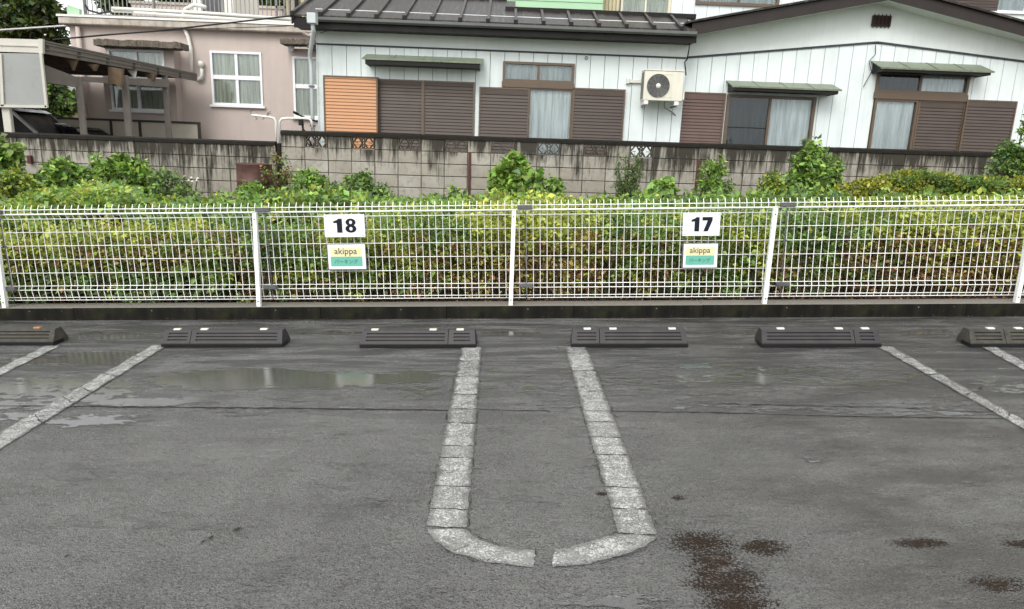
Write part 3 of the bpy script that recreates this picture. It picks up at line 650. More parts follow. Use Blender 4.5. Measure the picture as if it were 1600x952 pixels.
# dark backing seen in the grooves
def backing(holes, x0, x1, zt, Y):
    rs = [(x0, x1, -.3, zt)]
    for h_ in holes: rs = sub(rs, h_)
    mb = MB()
    for r in rs: mb.box(r[0], r[1], Y+.034, Y+.06, r[2], r[3])
    return mb
hp('wall_backing', backing([hw1, hw2a, hw2b], HX0+.01, HX1-.01, TRZ+.05, HY), 'groove'); hp('wall_backing', backing([hw3, hw4a, hw4b], HX1+.05, GX1, GL_[2]-.02, GY), 'groove')
hp('corner_board', bx(HX1-.01, HX1+.012, HY-.012, GY+.02, -.3, SOF), 'wall_white'); hp('corner_board', bx(HX0-.02, HX0+.004, HY-.012, HY+.3, -.3, TRZ+.6), 'wall_white')
hp('dark_trim', bx(HX0-.022, HX1+.014, HY-.022, HY+.02, TRZ, TRZ+.028), 'trim_dark')
for a, b in ((np.array([HX1+.014, 0, gz(HX1+.014)]), APX), (APX, np.array([GX1, 0, gz(GX1)]))):
    hp('dark_trim', MB().prism([(a[0], GY-.024, a[2]), (b[0], GY-.024, b[2]), (b[0], GY-.024, b[2]+.035), (a[0], GY-.024, a[2]+.035)], (0, .04, 0)), 'trim_dark')
hp('upper_band', bx(HX0-.018, HX1+.010, HY-.004, HY+.05, TRZ+.028, SOF), 'band_white')
# gable roof line (lower edge of the bargeboards), measured at y = 12.85
VY = 12.95; ga = W(1390, 0, VY); gl_ = W(1078, 56, VY); gr_ = W(1600, 56, VY); s1 = (ga[2]-gl_[2])/(ga[0]-gl_[0]); s2 = (gr_[2]-ga[2])/(gr_[0]-ga[0])
def rz(x): return ga[2]+(x-ga[0])*s1 if x < ga[0] else ga[2]+(x-ga[0])*s2
RX0, RX1 = HX1-.75, GX1+.7
P = [(HX1+.012, GY+.01, gz(HX1+.012)+.02), (APX[0], GY+.01, APX[2]+.02), (GX1, GY+.01, gz(GX1)+.02), (GX1, GY+.01, rz(GX1)+.1), (ga[0], GY+.01, ga[2]+.1), (HX1+.012, GY+.01, rz(HX1+.012)+.1)]
mb = MB(); mb.prism([P[0], P[1], P[4], P[5]], (0, .05, 0)); mb.prism([P[1], P[2], P[3], P[4]], (0, .05, 0)); hp('gable_band', mb, 'band_white')
for a, b in ((HX1-.02, ga[0]), (ga[0], RX1)):
    hp('bargeboard', MB().prism([(a, VY, rz(a)), (b, VY, rz(b)), (b, VY, rz(b)+.20), (a, VY, rz(a)+.20)], (0, .03, 0)), 'fascia_brown')
    hp('gable_soffit', MB().prism([(a, VY+.03, rz(a)+.03), (b, VY+.03, rz(b)+.03), (b, VY+.03, rz(b)+.05), (a, VY+.03, rz(a)+.05)], (0, GY-VY+.3, 0)), 'band_white')
    hp('gable_roof', MB().prism([(a-.1 if a < ga[0] else a, VY-.06, rz(a)+.20), (b, VY-.06, rz(b)+.20), (b, VY-.06, rz(b)+.235), (a-.1 if a < ga[0] else a, VY-.06, rz(a)+.235)], (0, 5.0, 0)), 'roof')
# gable vent
v0 = rect(1363, 1390, 25, 42, GY); vt = hp('gable_vent', frame_mb(v0[0], v0[1], v0[2], v0[3], GY-.03, GY, .02), 'vent_brown')
for i in range(6): part('vent_bar', bx(v0[0]+.02, v0[1]-.02, GY-.02, GY-.008, v0[2]+.03+i*.03, v0[2]+.045+i*.03), 'vent_brown', vt)
for i in range(5): xx = v0[0]+.03+i*(v0[1]-v0[0]-.06)/4; part('vent_bar', bx(xx-.006, xx+.006, GY-.034, GY-.022, v0[2]-.03, v0[3]+.03), 'vent_brown', vt)
part('vent_back', bx(v0[0]+.01, v0[1]-.01, GY-.006, GY+.004, v0[2]+.01, v0[3]-.01), 'black', vt)
# ---- left eave, gutter, roof
EY = 12.88; e0 = W(458, 28, EY); e1 = W(1075, 42, EY); EZ = (e0[2]+e1[2])/2; EX0 = e0[0]; EX1 = HX1+.06
RS = .39                                             # roof slope
hp('soffit', bx(EX0+.02, EX1, EY+.04, HY+.0, EZ-.19, EZ-.17), 'black_wood'); hp('fascia', bx(EX0+.01, EX1, EY, EY+.035, EZ-.21, EZ-.03), 'black_wood')
gm = MB(); prof = [(-.10, .0), (-.095, -.045), (-.06, -.075), (-.02, -.07), (-.01, -.0), (-.016, 0), (-.026, -.062), (-.058, -.066), (-.088, -.04), (-.094, 0)]
gm.prism([(EX0+.25, EY+a, EZ-.035+b) for a, b in prof], (EX1-EX0-.27, 0, 0)); hp('gutter', gm, 'gutter')
for i in range(12): xx = EX0+.6+i*.55; hp('gutter_bracket', bx(xx, xx+.014, EY-.104, EY, EZ-.116, EZ-.108), 'dark_metal')
SX = W(786, 35, EY)[0]                                # step in the roof: long slope left of it, short slope right of it
r1, r2 = 1.85, 1.0
def slope_pt(x, r, up=0): return (x, EY-.04+r, EZ+RS*r+up)
bxs = []; x = EX0; BP = 40.6*EY/F
while x < EX1: bxs.append(x); x += BP
for i, xa in enumerate(bxs):
    xb = min(xa+BP, EX1); rr = r1 if xa < SX-.1 else r2
    hp('roof_sheet', MB().prism([slope_pt(xa+.002, 0), slope_pt(xb-.002, 0), slope_pt(xb-.002, rr), slope_pt(xa+.002, rr)], (0, 0, -.025)), 'roof')
    rb = r1 if xa < SX+.1 else r2
    a_ = slope_pt(xa-.024, -.02, .002); hp('roof_batten', MB().prism([slope_pt(xa-.024, -.02, .002), slope_pt(xa+.024, -.02, .002), slope_pt(xa+.024, rb, .002), slope_pt(xa-.024, rb, .002)], (0, 0, .048)), 'roof')
    hp('batten_cap', MB().cbox(xa-.034, xa+.034, EY-.075, EY-.06, EZ-.03, EZ+.05, .01), 'black_wood')
tz = EZ+RS*r1; hp('ridge_cap', bx(EX0, SX+.05, EY-.06+r1, EY+r1+.12, tz-.02, tz+.055), 'black_wood'); tz2 = EZ+RS*r2
hp('ridge_cap', bx(SX+.03, EX1+.2, EY-.06+r2, EY+r2+.10, tz2-.02, tz2+.06), 'black_wood')
hp('roof_step_wall', MB().prism([slope_pt(SX+.03, r2, -.02), slope_pt(SX+.03, r1, -.02), slope_pt(SX+.03, r1, -.4), slope_pt(SX+.03, r2, -.2)], (.02, 0, 0)), 'black_wood')
hp('verge_board', MB().prism([slope_pt(EX0-.02, 0, -.16), slope_pt(EX0-.02, r1, -.16), slope_pt(EX0-.02, r1, .01), slope_pt(EX0-.02, 0, .01)], (.02, 0, 0)), 'black_wood')
# downpipe
d0 = W(489, 45, 12.6)
dp = hp('downpipe', MB().tube([(d0[0], 12.58, EZ-.17), (d0[0]+.0, 12.62, EZ-.30), (HX0-.10, 13.15, EZ-.62), (HX0-.09, 13.18, EZ-.8), (HX0-.09, 13.18, 0)], .036, 8), 'pipe_blue', smooth=True)
part('hopper', MB().cbox(d0[0]-.075, d0[0]+.075, 12.50, 12.66, EZ-.19, EZ-.02, .008), 'pipe_blue', dp)
for z in (1.6, 2.3, 3.0): part('pipe_clip', bx(HX0-.135, HX0-.045, 13.13, 13.23, z, z+.03), 'galv', dp)
# ---- shutters and windows
def shutter(r, Y, mat, slat=.0585, fmat='brown_alu', dep=.05, head=.10, label=None):
    x0, x1, z0, z1 = r
    f_ = hp('shutter', frame_mb(x0, x1, z0, z1, Y, Y+dep, .028), fmat, label=label)
    part('head_panel', bx(x0+.028, x1-.028, Y+.008, Y+.028, z1-.028-head, z1-.028), mat, f_)
    part('shutter_back', bx(x0+.02, x1-.02, Y+.036, Y+.048, z0, z1-.01), mat, f_)
    zz = z1-.028-head; sm = MB().prism([(x0+.028, Y+.006, -slat), (x0+.028, Y+.022, -.004), (x0+.028, Y+.034, -.004), (x0+.028, Y+.034, -slat)][::-1], (x1-x0-.056, 0, 0)).mesh('slat'); sm.materials.append(M[mat])
    while zz-slat > max(z0, 1.05):
        part('slat', sm, None, f_, (0, 0, zz)); zz -= slat
    return f_
def curtain(x0, x1, z0, z1, Y, amp=.010, wl=.13):
    mb = MB(); k = max(8, int((x1-x0)/.018)); vs = []; ph = random.random()*6
    for i in range(k+1):
        x = x0+(x1-x0)*i/k; a = math.sin(x*6.28/wl+ph)+.5*math.sin(x*6.28/(wl*.43)+ph*2); vs += [(x, Y+amp*a*.6, z1), (x, Y+amp*a*1.2, z0)]
    return mb.add(vs, [(2*i, 2*i+2, 2*i+3, 2*i+1) for i in range(k)])
def window(r, Y, panes, fr='brown_alu', cur='curtain', fw=.045, parent=None, dep=.06, mull=.045, name='window', gl=('glass',), rootp=None, bars=()):
    x0, x1, z0, z1 = r; add = (lambda nm, mb, mt: hp(nm, mb, mt)) if rootp is None else (lambda nm, mb, mt: part(nm, mb, mt, rootp))
    w_ = add(name, frame_mb(x0, x1, z0, z1, Y-.03, Y+dep, fw), fr); xs_ = [x0+fw]+[x0+(x1-x0)*p for p in panes]+[x1-fw]
    for i, p in enumerate(panes): part('mullion', bx(x0+(x1-x0)*p-mull/2, x0+(x1-x0)*p+mull/2, Y-.01, Y+dep-.01, z0+fw, z1-fw), fr, w_)
    for b in bars: part('transom_bar', bx(x0+fw, x1-fw, Y-.016, Y+dep-.02, z0+(z1-z0)*b-mull*.7, z0+(z1-z0)*b+mull*.7), fr, w_)
    for i in range(len(xs_)-1):
        a, b = xs_[i], xs_[i+1]; part('pane', bx(a+(mull/2 if i else 0), b-(mull/2 if i < len(xs_)-2 else 0), Y+.012+.01*i, Y+.017+.01*i, z0+fw, z1-fw), gl[i % len(gl)], w_)
        cu = cur[i] if isinstance(cur, (list, tuple)) else cur
        if cu: part('curtain', curtain(a, b, z0+fw*.5, z1-fw*.5, Y+dep-.005), cu, w_)
    part('room_back', bx(x0-.05, x1+.05, Y+.35, Y+.37, z0-.05, z1+.05), 'room', w_)
    return w_
def awning(pxb0, pxb1, pyb0, pyb1, pyf, pyd, Y, dpt=.42):
    a = W(pxb0, pyb0, Y); b = W(pxb1, pyb1, Y); f0 = W(pxb0, pyf, Y-dpt); zb = (a[2]+b[2])/2; px_m = (pxb0+pxb1)/2
    zf = W(px_m, pyf, Y-dpt)[2]; zd = W(px_m, pyd, Y-dpt)[2]; x0, x1 = a[0], b[0]
    w_ = hp('awning', MB().prism([(x0, Y, zb), (x1, Y, zb), (x1, Y-dpt, zf), (x0, Y-dpt, zf)], (0, 0, .016)), 'awning')
    part('awning_board', bx(x0+.05, x1-.05, Y-dpt+.012, Y-dpt+.035, zd, zf-.004), 'black_wood', w_)
    for s_, q in ((x0+.05, .02), (x1-.07, .02)): part('awning_side', MB().prism([(s_, Y-dpt+.036, zd), (s_, Y, zd), (s_, Y, zb-.02), (s_, Y-dpt+.036, zf-.01)], (q, 0, 0)), 'black_wood', w_)
    part('awning_lining', bx(x0+.07, x1-.07, Y-dpt+.036, Y-.002, zd+.012, zd+.02), 'black_wood', w_)
    part('awning_edge', bx(x0-.004, x1+.004, Y-dpt-.008, Y-dpt+.002, zf-.012, zf+.018), 'awning', w_)
    for i in range(1, 4): xx = x0+(x1-x0)*i/4; part('awning_seam', MB().prism([(xx, Y, zb+.016), (xx+.014, Y, zb+.016), (xx+.014, Y-dpt, zf+.016), (xx, Y-dpt, zf+.016)], (0, 0, .008)), 'awning', w_)
awning(573, 755, 86.5, 92.5, 95.5, 103.5, HY); awning(1134, 1300, 128, 132.5, 138, 144, GY); awning(1360, 1532, 97.5, 102, 109, 114, GY)
r = rect(504.5, 590, 119, 0, HY-.13, WB); sb = shutter(r, HY-.13, 'shutter_orange', head=.02, dep=.12, label='faded orange louvred shutter box')
z1 = hw1[3]; xm = W(661, 127, HY)[0]
shutter([hw1[0]+.01, xm, WB, z1], HY-.02, 'shutter', head=.06); shutter([xm+.01, hw1[1], WB, z1], HY-.035, 'shutter', head=.06)
hp('shutter_post', bx(xm-.02, xm+.025, HY-.05, HY-.036, WB, z1-.02), 'brown_alu')
# window 2
window([hw2a[0], hw2a[1], hw2b[3]+.10, hw2a[3]], HY-.02, [.5], cur=['curtain_grey', 'curtain_grey'])
hp('head_rail', bx(hw2a[0]-.01, hw2a[1]+.01, HY-.07, HY+.02, hw2b[3]-.0, hw2b[3]+.10), 'brown_alu')
window([hw2b[0]-.02, hw2b[1]+.02, WB, hw2b[3]], HY-.015, [], fw=.03)
rl = rect(749, 828, 137, 0, HY-.07, WB); shutter(rl, HY-.07, 'shutter'); rr_ = rect(896, 978, 138.5, 0, HY-.07, WB); shutter(rr_, HY-.07, 'shutter')
# gable wall windows
shutter(rect(1063, 1135, 144.5, 0, GY-.07, WB), GY-.07, 'shutter_red', label='reddish brown louvred shutter')
window([hw3[0], hw3[1], WB, hw3[3]], GY-.02, [.49], cur=['curtain_grey', 'curtain'], gl=('glass_dark', 'glass'), fw=.05)
zb_ = W(1168, 200, GY)[2]; hp('screen_rail', bx(hw3[0]+.05, hw3[0]+(hw3[1]-hw3[0])*.47, GY-.026, GY-.014, zb_-.008, zb_+.008), 'black_wood')
window([hw4a[0], hw4a[1], hw4b[3]+.12, hw4a[3]+.03], GY-.02, [.48], cur=['curtain_grey', 'curtain'], gl=('glass_dark', 'glass'))
hp('head_rail', bx(hw4a[0]-.01, hw4a[1]+.01, GY-.07, GY+.02, hw4b[3]-.0, hw4b[3]+.12), 'brown_alu')
xm4 = W(1434, 160, GY)[0]; xr4 = W(1508, 160, GY)[0]
window([hw4b[0], xm4, WB, hw4b[3]], GY-.015, [], cur='curtain', fw=.04)
shutter([xm4+.01, xr4, WB, hw4b[3]], GY-.04, 'shutter'); shutter(rect(1512, 1591, 157, 0, GY-.08, WB), GY-.08, 'shutter')
# small fittings
hk = W(916, 91, HY); hp('wire_hook', MB().lathe([(.022, -.01), (.03, -.006), (.03, .006), (.022, .01)], (hk[0], HY-.02, hk[2]), 12, 'y'), 'galv')
# conduit beside the air conditioner
c1 = W(979, 127, HY); c2 = W(1006, 129, HY); hp('conduit', MB().box(c1[0], c2[0]+.1, HY-.05, HY-.003, c1[2]-.03, c1[2]+.025), 'white_plastic'); hp('conduit_cover', MB().cbox(c1[0]-.01, c1[0]+.05, HY-.07, HY-.003, c1[2]-.05, c1[2]+.05, .01), 'white_plastic')
# air conditioner
AY = HY-.42; a0 = W(1008, 110, AY); a1 = W(1066, 158, AY)
ac = thing('air_conditioner', 'cream outdoor air conditioner unit with round grey fan grille hung on the white house wall', 'air conditioner', (a0[0], AY, 0))
def ap(nm, mb, mt, **k): o = part(nm, mb, mt, ac, **k); o.location = (-a0[0], -AY, 0); return o
ax0, ax1, az0, az1 = a0[0], a1[0], W(1036, 158, AY)[2], W(1036, 111, AY)[2]; aw = ax1-ax0
ap('casing', MB().cbox(ax0, ax1, AY, AY+.28, az0, az1, .012), 'cream'); ap('lid', MB().cbox(ax0-.008, ax1+.008, AY-.008, AY+.29, az1, az1+.018, .004), 'cream')
fx, fz, fr_ = ax0+.36*aw, (az0+az1)/2+.0, .205
ap('fan_recess', MB().lathe([(0, -.004), (fr_, -.004), (fr_, .002)], (fx, AY, fz), 32, 'y'), 'black')
for i in range(9): r_i = fr_*(i+1)/9; ap('grille_ring', MB().lathe([(r_i-.006, -.012), (r_i, -.014), (r_i+.003, -.010), (r_i-.006, -.010)], (fx, AY, fz), 32, 'y'), 'rail')
for i in range(12):
    a = i*math.pi/6; ap('grille_spoke', MB().tube([(fx+.03*math.cos(a), AY-.014, fz+.03*math.sin(a)), (fx+fr_*math.cos(a), AY-.012, fz+fr_*math.sin(a))], .0035, 4), 'rail')
ap('grille_hub', MB().lathe([(0, -.022), (.04, -.020), (.046, -.008)], (fx, AY, fz), 20, 'y'), 'white_plastic', smooth=True)
gx_ = ax0+.70*aw; ap('grille_corner', MB().box(gx_-.008, gx_, AY-.006, AY, az0+.06, az1-.05).box(fx, gx_, AY-.006, AY, az1-.058, az1-.05).box(fx, gx_, AY-.006, AY, az0+.06, az0+.068), 'cream')
for i in range(13): zz = az0+.05+i*(az1-az0-.09)/12; ap('side_fin', bx(ax0-.012, ax0+.001, AY+.03, AY+.24, zz-.008, zz+.008), 'dark_metal')
for xx in (ax0+.02, ax1-.14): ap('bracket_foot', MB().cbox(xx, xx+.08, AY+.0, AY+.30, az0-.07, az0, .006), 'white_plastic')
ap('wall_bracket', MB().tube([(ax0+.06, AY+.02, az0-.08), (ax0+.06, HY-.01, az0-.08)], .02, 4).tube([(ax1-.1, AY+.02, az0-.08), (ax1-.1, HY-.01, az0-.08)], .02, 4), 'galv')
ap('drain_pipe', MB().tube([(ax0+.6*aw, AY+.15, az0-.0), (ax0+.62*aw, AY+.2, az0-.1), (ax1-.06, HY-.05, az0-.18), (ax1+.06, GY-.06, az0-.26)], .012, 6), 'rail')
ap('side_cover', MB().cbox(ax1, ax1+.05, AY+.06, AY+.22, az0+.03, az0+.18, .01), 'white_plastic')
# cables on the house
def cable(pts, r, label, name='cable', mat='cable', cat='cable'):
    P = []; 
    for i in range(len(pts)-1):
        a, b = np.array(pts[i]), np.array(pts[i+1]); k = 6; P += [a+(b-a)*j/k for j in range(k)]
    P.append(np.array(pts[-1])); c = sum(P)/len(P); o = part(name, MB().tube([p-c for p in P], r, 5), mat, None, tuple(c)); return tag(o, label, cat)
cable([W(1076, 57, 12.9), W(1077, 75, 13.0), W(1074, 92, 13.2), W(1070, 97, 13.25), W(1072, 118, HY-.02)], .012, 'black cable drooping down the corner where the two white walls meet')
cable([W(1368, 70, GY-.05), W(1368, 85, GY-.05), W(1358, 96, GY-.05), W(1360, 106, GY-.05), W(1362, 112, GY-.05), W(1349, 136, GY-.04)], .007, 'thin cable hanging from the gable trim beside the right awning')
cable([W(500, 52, 13.0), W(515, 47, 12.9), W(530, 46, 12.8)], .006, 'short black cable under the left eave beside the downpipe')
# ================================================================ PINK HOUSE
PY = 17.5
pink = thing('pink_house', 'pale pink rendered flat-roofed house behind the carport', 'house', (0, PY, 0))
def pp(nm, mb, mt, parent=None, **k):
    o = part(nm, mb, mt, parent or pink, **k)
    if parent is None: o.location = (0, -PY, 0)
    return o
px0 = W(108, 40, PY)[0]; px1 = W(470, 40, PY)[0]+2.2; ptop = W(300, 36, PY)[2]
pw1 = rect(168, 263, 78, 173, PY-.3); pw2 = rect(328, 412, 81, 165, PY); pw3 = rect(457, 492, 89, 184, PY-.3); pw3[1] += .7
bay1 = [W(156, 70, PY-.3)[0], W(270, 70, PY-.3)[0]]; bay3 = [W(450, 70, PY-.3)[0], px1-.2]
rs = [(px0, px1, -.5, ptop-.12)]
for h_ in (pw2, (bay1[0]+.1, bay1[1]-.1, pw1[2], pw1[3]), (bay3[0]+.1, bay3[1]-.1, pw3[2], pw3[3])): rs = sub(rs, h_)
mb = MB()
for q in rs: mb.box(q[0], q[1], PY, PY+.2, q[2], q[3])
mb.box(px0, px0+.2, PY+.2, PY+6, -.5, ptop-.12); pp('wall', mb, 'pink')
pp('roof_slab', bx(px0, px1, PY, PY+7, ptop-.14, ptop-.12), 'pink_cap'); pp('parapet_cap', MB().cbox(px0-.12, px1, PY-.22, PY+.2, ptop-.16, ptop+.0, .02), 'pink_cap')
pp('cap_edge', bx(px0-.14, px1, PY-.24, PY+.22, ptop+.002, ptop+.05), 'white_plastic')
for b, wn in ((bay1, pw1), (bay3, pw3)):
    zb = W(200, 72, PY-.3)[2] if b is bay1 else W(460, 76, PY-.3)[2]; rs = sub([(b[0], b[1], -.5, zb)], (wn[0], wn[1], wn[2], wn[3])); mb = MB()
    for q in rs: mb.box(q[0], q[1], PY-.3, PY-.003, q[2], q[3])
    pp('bay', mb, 'pink')
def pwin(r, Y, panes, cur):
    w_ = window([r[0], r[1], r[2], r[3]], Y, panes, fr='white_frame', cur=cur, fw=.05, mull=.07, rootp=pink, bars=(.52,)); w_.location = (0, -PY, 0)
    part('sill', bx(r[0]-.05, r[1]+.05, Y-.08, Y-.03, r[2]-.05, r[2]-.0), 'white_frame', w_); return w_
pwin(pw1, PY-.3, [.49], ['curtain_cream', 'curtain_cream']); pwin(pw2, PY, [.5], ['curtain_cream', 'curtain_cream']); pwin(pw3, PY-.3, [.5], ['curtain_cream', 'curtain_cream'])
def canopy(pa, pb, ya, yb, Y):
    a = W(pa, ya, Y); b = W(pb, ya+.032*(pb-pa), Y); z0 = W((pa+pb)/2, yb, Y)[2]; z1 = W((pa+pb)/2, ya+.016*(pb-pa), Y)[2]
    k = 24; vs = []
    mb = MB(); 
    for i in range(k):
        xa = a[0]+(b[0]-a[0])*i/k; xb = a[0]+(b[0]-a[0])*(i+1)/k; j1, j2 = random.uniform(-.012, .012), random.uniform(-.008, .008)
        mb.box(xa, xb, Y+j2, PY-.29, z0+j1*.6, z1+j1)
    pp('canopy', mb, 'canopy')
canopy(145, 281, 61, 73, PY-.75); canopy(437, 492, 60.5, 69, PY-.75)
ls = W(455, 76, PY-.4); pp('wall_lamp', MB().lathe([(0, -.08), (.07, -.06), (.07, .04), (.03, .06)], (ls[0], PY-.38, ls[2]), 12, 'y'), 'white_frame')
bz = W(478, 71, PY-.5); pp('awning_bracket', MB().prism([(bz[0]-.1, PY-.7, bz[2]+.02), (bz[0]+.5, PY-.7, bz[2]-.02), (bz[0]+.5, PY-.7, bz[2]-.28)], (0, .3, 0)), 'black')
q = [W(300+a, b, PY-.08) for a, b in ((22, 12), (14, 9), (3, 8), (-10, 14), (-16, 28), (-13, 42), (-6, 58), (-2, 75), (-1, 95), (0, 113))]
pp('conduit_pipe', MB().tube(q, .045, 8), 'white_plastic', smooth=True)
vp = W(314, 102, PY-.1); pp('vent_pipe', MB().lathe([(0, .10), (.06, .09), (.075, .02), (.06, -.03), (.03, -.05), (.03, -.14)], (vp[0], PY-.1, vp[2]), 12), 'white_plastic', smooth=True)
pp('vent_elbow', MB().tube([W(315, 108, PY-.1), W(315.5, 117, PY-.1), W(313, 123, PY-.1), W(308, 126, PY-.06)], .04, 8), 'white_plastic', smooth=True)
dq = W(121, 40, PY-.1); dz = W(133, 185, PY-.1); pp('downpipe', MB().tube([(dq[0], PY-.1, ptop-.2), (dq[0], PY-.1, 0)], .055, 8), 'pink', smooth=True)
hb = W(461, 45, PY-.1); pp('pipe_hook', MB().tube([W(474, 44, PY-.4), W(475, 52, PY-.35), W(482, 56, PY-.3), W(490, 53, PY-.25)], .04, 8), 'pink', smooth=True)
# rooftop railing
rx0, rx1 = W(120, 20, PY)[0], W(452, 30, PY)[0]; rh = 1.1
rl_ = pp('roof_railing', MB().box(rx0, rx1, PY+.28, PY+.32, ptop+.12, ptop+.16).box(rx0, rx1, PY+.28, PY+.32, ptop+rh-.05, ptop+rh), 'rail')
bm2 = MB().box(-.009, .009, -.009, .009, 0, rh-.05).mesh('railing_bar'); bm2.materials.append(M['rail'])
kx = rx0; i = 0
while kx < rx1: part('railing_bar', bm2, None, rl_, (kx, PY+.30, ptop+.03)); kx += .105; i += 1
for t_ in (.0, .33, .66, 1): part('railing_post', bx(rx0+(rx1-rx0)*t_-.03, rx0+(rx1-rx0)*t_+.03, PY+.33, PY+.39, ptop, ptop+rh+.05), 'rail', rl_)
for oy, a, b in ((.0, (175, 13), (455, 30)), (.06, (175, 17), (455, 33)), (-.05, (210, 20), (455, 36))): pp('roof_pipe', MB().tube([W(a[0], a[1], PY+oy-.1), W(320, (a[1]+b[1])/2-1, PY+oy-.1), W(b[0], b[1], PY+oy-.1)], .04, 6), 'white_plastic', smooth=True)
pp('roof_cable', MB().tube([W(133, 8, PY), W(138, 16, PY), W(155, 21, PY), W(178, 17, PY), W(200, 12, PY)], .025, 5), 'cable')
pp('teal_flashing', MB().prism([W(105, 22, PY-.1), W(105, 7, PY-.1), W(124, 14, PY-.1), W(124, 24, PY-.1)], (0, .1, 0)), 'green_siding')
a = W(318, 24, PY+2); b = W(346, 0, PY+2); st = pp('stair_head', bx(a[0]-.3, b[0]+.3, PY+2, PY+4, ptop-.14, ptop+2.2), 'white_plastic'); part('door', bx(a[0], b[0], PY+1.96, PY+1.999, ptop-.1, ptop+1.9), 'screen_wall', st)
# ================================================================ carport
cpA, cpB = W(65, 62, 13.2), W(308, 115, 17.0); cA2, cB2 = W(65, 83, 13.2), W(308, 127, 17.0)
cpt = thing('carport', 'weathered taupe carport with sloping roof and torn lining at the left edge', 'carport', (cpA[0], 13.2, 0))
def cp(nm, mb, mt, parent=None, **k):
    o = part(nm, mb, mt, parent or cpt, **k)
    if parent is None: o.location = (-cpA[0], -13.2, 0)
    return o
dv = (cpB-cpA); dn = np.array([dv[0], dv[1], 0]); dn /= np.linalg.norm(dn); wv = np.array([-dn[1], dn[0], 0])*6.0; wv[2] = 0
wv = np.array([-6.0, .3, .0])
cp('side_fascia', MB().prism([cpA, cpB, cB2, cA2], (-.05, 0, 0)), 'carport')
for f0_, f1_ in ((.28, .34), (.62, .68)):
    A_, B_, A2_, B2_ = cpA+(cA2-cpA)*f0_, cpB+(cB2-cpB)*f0_, cpA+(cA2-cpA)*f1_, cpB+(cB2-cpB)*f1_; cp('fascia_ridge', MB().prism([A_, B_, B2_, A2_], (.02, -.002, 0)), 'carport')
cp('front_fascia', MB().prism([cpA, cpA+wv, cA2+wv, cA2], (0, .05, 0)), 'carport_light'); cp('front_fascia_ridge', MB().prism([cpA+(cA2-cpA)*.45, cpA+wv+(cA2-cpA)*.45, wv+cpA+(cA2-cpA)*.55, cpA+(cA2-cpA)*.55], (0, -.02, 0)), 'carport_light')
cp('corner_post_cap', MB().prism([cpA+(-.05, -.02, .01), cpA+(.03, -.02, .01), cA2+(.03, -.02, -.01), cA2+(-.05, -.02, -.01)], (0, .06, 0)), 'carport_light')
up_ = np.array([0, 0, -.03]); cp('roof_panel', MB().prism([cpA+up_, cpB+up_, cpB+wv+up_, cpA+wv+up_], (0, 0, -.012)), 'sheet')
for i in range(6):
    f0_ = i/6+.02; a = cpA+(cpB-cpA)*f0_+np.array([0, 0, -.065]); cp('rafter', MB().prism([a, a+dn*.06, a+dn*.06+wv, a+wv], (0, 0, -.12)), 'under')
def cpost(pxm, Y, wpx, ytop, mt='carport', nm='post'):
    a = W(pxm, ytop, Y); w_ = wpx*Y/F/2; cp(nm, MB().cbox(a[0]-w_*.8, a[0]+w_*.8, Y-w_*.4, Y+w_*.4, -.3, a[2], .01), mt); return a
cpost(122, 14.0, 11, 120); p1_ = cpost(194, 15.0, 12, 118); p2_ = cpost(257, 16.1, 10, 118)
cpost(9, 13.25, 15, 160, 'carport_light')
b0, b1 = W(70, 108, 13.35), W(125, 138, 14.0); cp('beam', MB().prism([W(66, 100, 13.4), W(124, 122, 14.0), W(124, 137, 14.0), W(66, 128, 13.4)], (-.06, .02, 0)), 'carport')
cp('beam', MB().prism([W(124, 120, 14.0), W(264, 124, 16.1), W(264, 137, 16.1), W(124, 127, 14.0)], (-.06, .02, 0)), 'carport')
sp0, sp1 = W(-200, 84, 13.16), W(63, 84, 13.16); spz = W(60, 166, 13.16)[2]
cp('side_panel_sheet', MB().prism([W(-200, 80, 13.17), W(62, 84, 13.17), W(71, 166, 13.17), W(-200, 162, 13.17)], (0, .015, 0)), 'panel_grey')
for q in (((61, 83), (65, 83), (74, 168), (70, 168)), ((-200, 160), (72, 165), (73, 169), (-200, 164)), ((-1, 84), (2, 84), (6, 166), (1, 166))):
    cp('panel_frame', MB().prism([W(a, b, 13.14) for a, b in q], (0, .04, 0)), 'carport_light')
for k_, (pts, mt) in enumerate(((((98, 90), (119, 94), (113, 110), (109, 100)), 'torn'), (((134, 99), (152, 101), (147, 111), (140, 104)), 'torn'), (((168, 104), (190, 108), (188, 137), (178, 131), (170, 132)), 'torn'), (((184, 106), (191, 107), (189, 125), (186, 122)), 'torn'), (((198, 109), (211, 110), (209, 121), (204, 116)), 'white_plastic'), (((222, 112), (243, 116), (238, 128), (230, 122)), 'torn'))):
    cp('torn_lining', MB().prism([W(a, b, 13.9+.35*k_) for a, b in pts], (.03, .03, 0)), mt)
